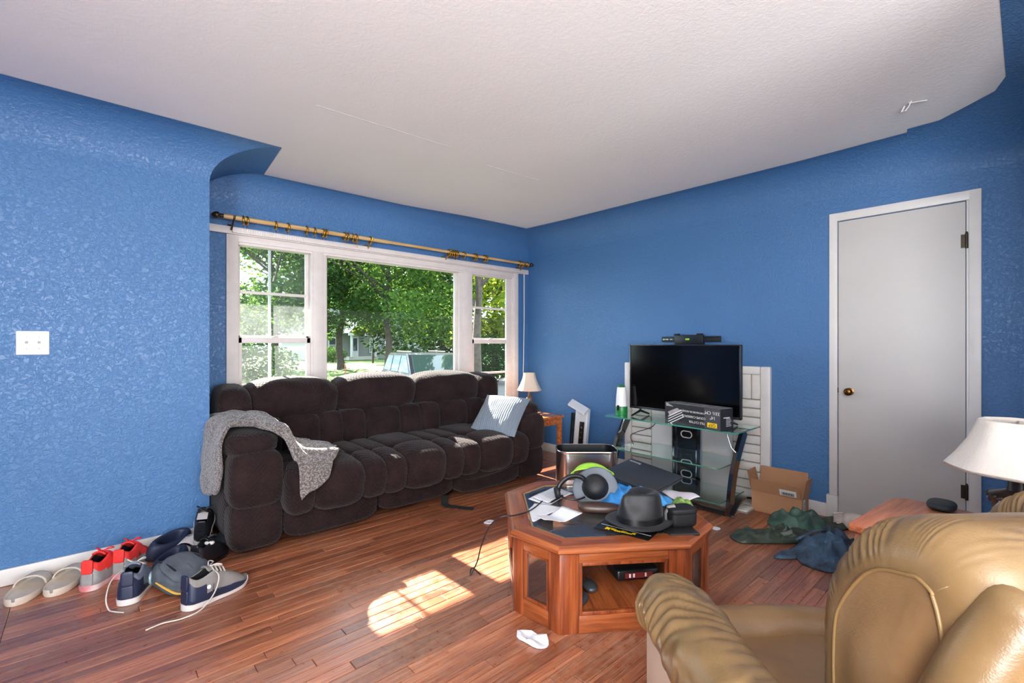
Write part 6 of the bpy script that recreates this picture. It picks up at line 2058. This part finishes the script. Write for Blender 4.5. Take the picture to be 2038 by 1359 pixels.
# beige slides
def slide(label, loc, rz, m_body, m_strap, L=0.27, W_=0.105, emblem=False, name='slide_sandal', group=G, tilt=None):
    t = thing(name, label, 'sandal', loc, math.radians(rz), group, rot=tilt)
    def hw(k):
        return W_ / 2 * (0.74 + 0.26 * math.sin(math.pi * min(1, k * 0.85 + 0.1))) * math.sqrt(max(0.0, 1 - abs(2 * k - 1) ** 5))
    n = 28
    v, f = [], []
    prof = [(0.92, 0.0), (1.0, 0.006), (1.0, 0.026), (0.96, 0.034), (0.88, 0.032), (0.80, 0.020), (0.0, 0.018)]
    for i in range(n + 1):
        k = 0.002 + 0.996 * i / n
        for sgn in (-1,):
            row = [(-a, z) for a, z in prof] + [(a, z) for a, z in prof[::-1][1:]]
            for a, z in row:
                v.append((k * L, a * max(0.004, hw(k)), z + 0.01 * max(0, k - 0.8)))
    m = len(prof) * 2 - 1
    for i in range(n):
        for j in range(m - 1):
            f.append((i * m + j, (i + 1) * m + j, (i + 1) * m + j + 1, i * m + j + 1))
        f.append((i * m + m - 1, (i + 1) * m + m - 1, (i + 1) * m, i * m))
    f.append(tuple(range(m)))
    f.append(tuple(n * m + j for j in range(m))[::-1])
    MB().raw(v, f).build('footbed', m_body, t, smooth=50)
    def strap(u, v_):
        k = 0.50 + 0.30 * v_
        a = math.pi * u
        w = hw(k) * 1.03
        return (k * L + 0.01 * math.sin(a), -w * math.cos(a), 0.014 + (0.062 - 0.012 * v_) * math.sin(a) ** 0.7)
    o = MB().grid(strap, 20, 8).build('strap', m_strap, t, smooth=180)
    solid(o, 0.006, 1.0)
    if emblem:
        # three-leaf emblem with bars on the strap front
        M_ = T(0.63 * L, 0, 0.0765) @ Ry(-14) @ Rz(-90)
        e = MB()
        for ang, ln in ((0, 0.02), (38, 0.017), (-38, 0.017)):
            pts = [(0, 0), (-0.005, ln * 0.5), (-0.0035, ln * 0.85), (0, ln), (0.0035, ln * 0.85), (0.005, ln * 0.5)]
            e.prism(pts, 0, 0.0012, M_ @ Rz(ang))
        e.prism([(-0.014, -0.008), (0.014, -0.008), (0.014, -0.005), (-0.014, -0.005)], 0, 0.0012, M_)
        e.build('emblem', m_body, t)
    return t
m_beige = plain('beige_foam', (214, 202, 186), 0.75, vscale=10, bump=0.2, bscale=60, c2=(192, 176, 158))
m_maroon = plain('maroon_rubber', (112, 24, 44), 0.4, var=0.15, vscale=10)
slide('beige foam slide sandal at the far left end of the shoe row', (-0.262, 3.17, 0.001), 72, m_beige, m_beige, 0.285, 0.125)
slide('beige foam slide sandal beside the red sneaker', (-0.135, 3.165, 0.001), 68, m_beige, m_beige, 0.285, 0.125)
slide('maroon slide sandal with white emblem strap, the lower one behind the grey bag', (0.475, 3.36, 0.001), 235, m_maroon, m_wsole, 0.26, 0.11, True)
slide('maroon slide sandal with white emblem strap, the upper one against the wall', (0.555, 3.425, 0.035), 228, m_maroon, m_wsole, 0.26, 0.11, True, tilt=(math.radians(6), math.radians(4), math.radians(228)))
# navy foam slippers
m_navy = plain('navy_foam', (30, 38, 62), 0.6, var=0.15, vscale=10, bump=0.15, bscale=80)
def slipper(label, loc, rz, tilt=0):
    t = thing('slipper', label, 'slipper', loc, 0, G, rot=(math.radians(tilt), 0, math.radians(rz)))
    def body(u, v_):
        a = 2 * math.pi * u
        prof = catmull([(0.90, 0, 0.0), (1.0, 0, 0.02), (1.0, 0, 0.05), (0.92, 0, 0.078), (0.76, 0, 0.088), (0.62, 0, 0.078), (0.56, 0, 0.045), (0.5, 0, 0.022), (0.0, 0, 0.02)], 24)
        p = prof[int(round(v_ * 23))]
        toe = 0.012 * max(0, math.cos(a)) * (1 if p.z > 0.04 else 0)
        return (0.128 * p.x * math.cos(a) * (1 if math.cos(a) < 0 else 1.06), 0.058 * p.x * math.sin(a), p.z + toe)
    MB().grid(body, 40, 24, closeu=True).build('body', m_navy, t, smooth=180)
    MB().grid(lambda u, v_: (0.132 * math.cos(6.2832 * u), 0.061 * math.sin(6.2832 * u), 0.001 + 0.012 * v_), 40, 3, closeu=True).build('sole', m_blk_sh, t, smooth=180)
slipper('navy foam slipper leaning on the baseboard behind the red sneakers', (0.335, 3.365, 0.02), 38, 20)
slipper('navy foam slipper between the red sneaker and the grey bag', (0.325, 3.10, 0.001), 55, 0)
# grey canvas bag with flap
m_canvas = plain('grey_canvas', (84, 90, 98), 0.9, vscale=12, bump=0.5, bscale=110, c2=(62, 68, 76))
bg = thing('canvas_bag', 'slouched grey canvas backpack with flap lying among the shoes', 'bag', (0.352, 2.865, 0.0), math.radians(28))
MB().puff((0.22, 0.25, 0.125), 3.0, 12, T(0, 0, 0.064) @ Rx(14), disp=lump(5, 0.06)).build('body', m_canvas, bg, smooth=180)
MB().puff((0.19, 0.20, 0.045), 2.6, 12, T(-0.008, -0.03, 0.108) @ Rx(24), disp=lump(9, 0.06)).build('flap', m_canvas, bg, smooth=180)
MB().tube(catmull([(-0.01, 0.06, 0.146), (-0.012, -0.02, 0.131), (-0.012, -0.09, 0.1), (-0.01, -0.135, 0.06), (-0.01, -0.145, 0.02)], 16), 0.014, 8, flat=0.3).build('strap', m_canvas, bg, smooth=60)
for sx in (-0.06, 0.05):
    MB().tube(catmull([(sx, 0.10, 0.137), (sx * 1.2, 0.02, 0.142), (sx * 1.3, -0.06, 0.124)], 12), 0.004, 6).build('drawstring', m_blk_sh, bg, smooth=60)
MB().tube(catmull([(-0.107, 0.03, 0.065), (-0.11, -0.04, 0.05), (-0.10, -0.10, 0.032), (-0.055, -0.128, 0.02)], 14), 0.007, 8, flat=0.6).build('yellow_zip', plain('yellow_zip_tape', (206, 160, 60), 0.6), bg, smooth=60)
bt2 = MB().lathe([(0, 0), (0.03, 0), (0.032, 0.01), (0.032, 0.06), (0.025, 0.075), (0.014, 0.082), (0.014, 0.1), (0, 0.1)], 18, Rx(80)).build('bottle', plain('clear_blue_bottle', (168, 200, 206), 0.1, coat=0.5), None, smooth=50, loc=(0.20, 3.02, 0.033), rot=(0, 0, math.radians(30)))
tag(bt2, 'small clear plastic bottle poking out behind the grey bag', 'bottle')
dc = MB().star([(0.60, 3.46), (0.70, 3.44), (0.74, 3.36), (0.66, 3.30), (0.58, 3.34), (0.575, 3.42)], lambda x, y_, k: 0.01 + 0.05 * (1 - k * k) + 0.015 * nz(x, y_, 2, 20), 8, 40).build('dark_cloth', plain('dark_teal_cloth', (44, 54, 60), 0.8), None, smooth=180)
tag(dc, 'dark folded cloth on the floor between wall corner and sofa', 'cloth')
bk = MB().puff((0.09, 0.08, 0.09), 2.4, 6, T(0, 0, 0.045), disp=lump(8, 0.15)).build('black_sock', plain('black_knit', (30, 28, 30), 0.9, bump=0.4, bscale=90), None, smooth=180, loc=(0.52, 3.41, 0))
tag(bk, 'balled black sock against the baseboard at the wall corner', 'sock')
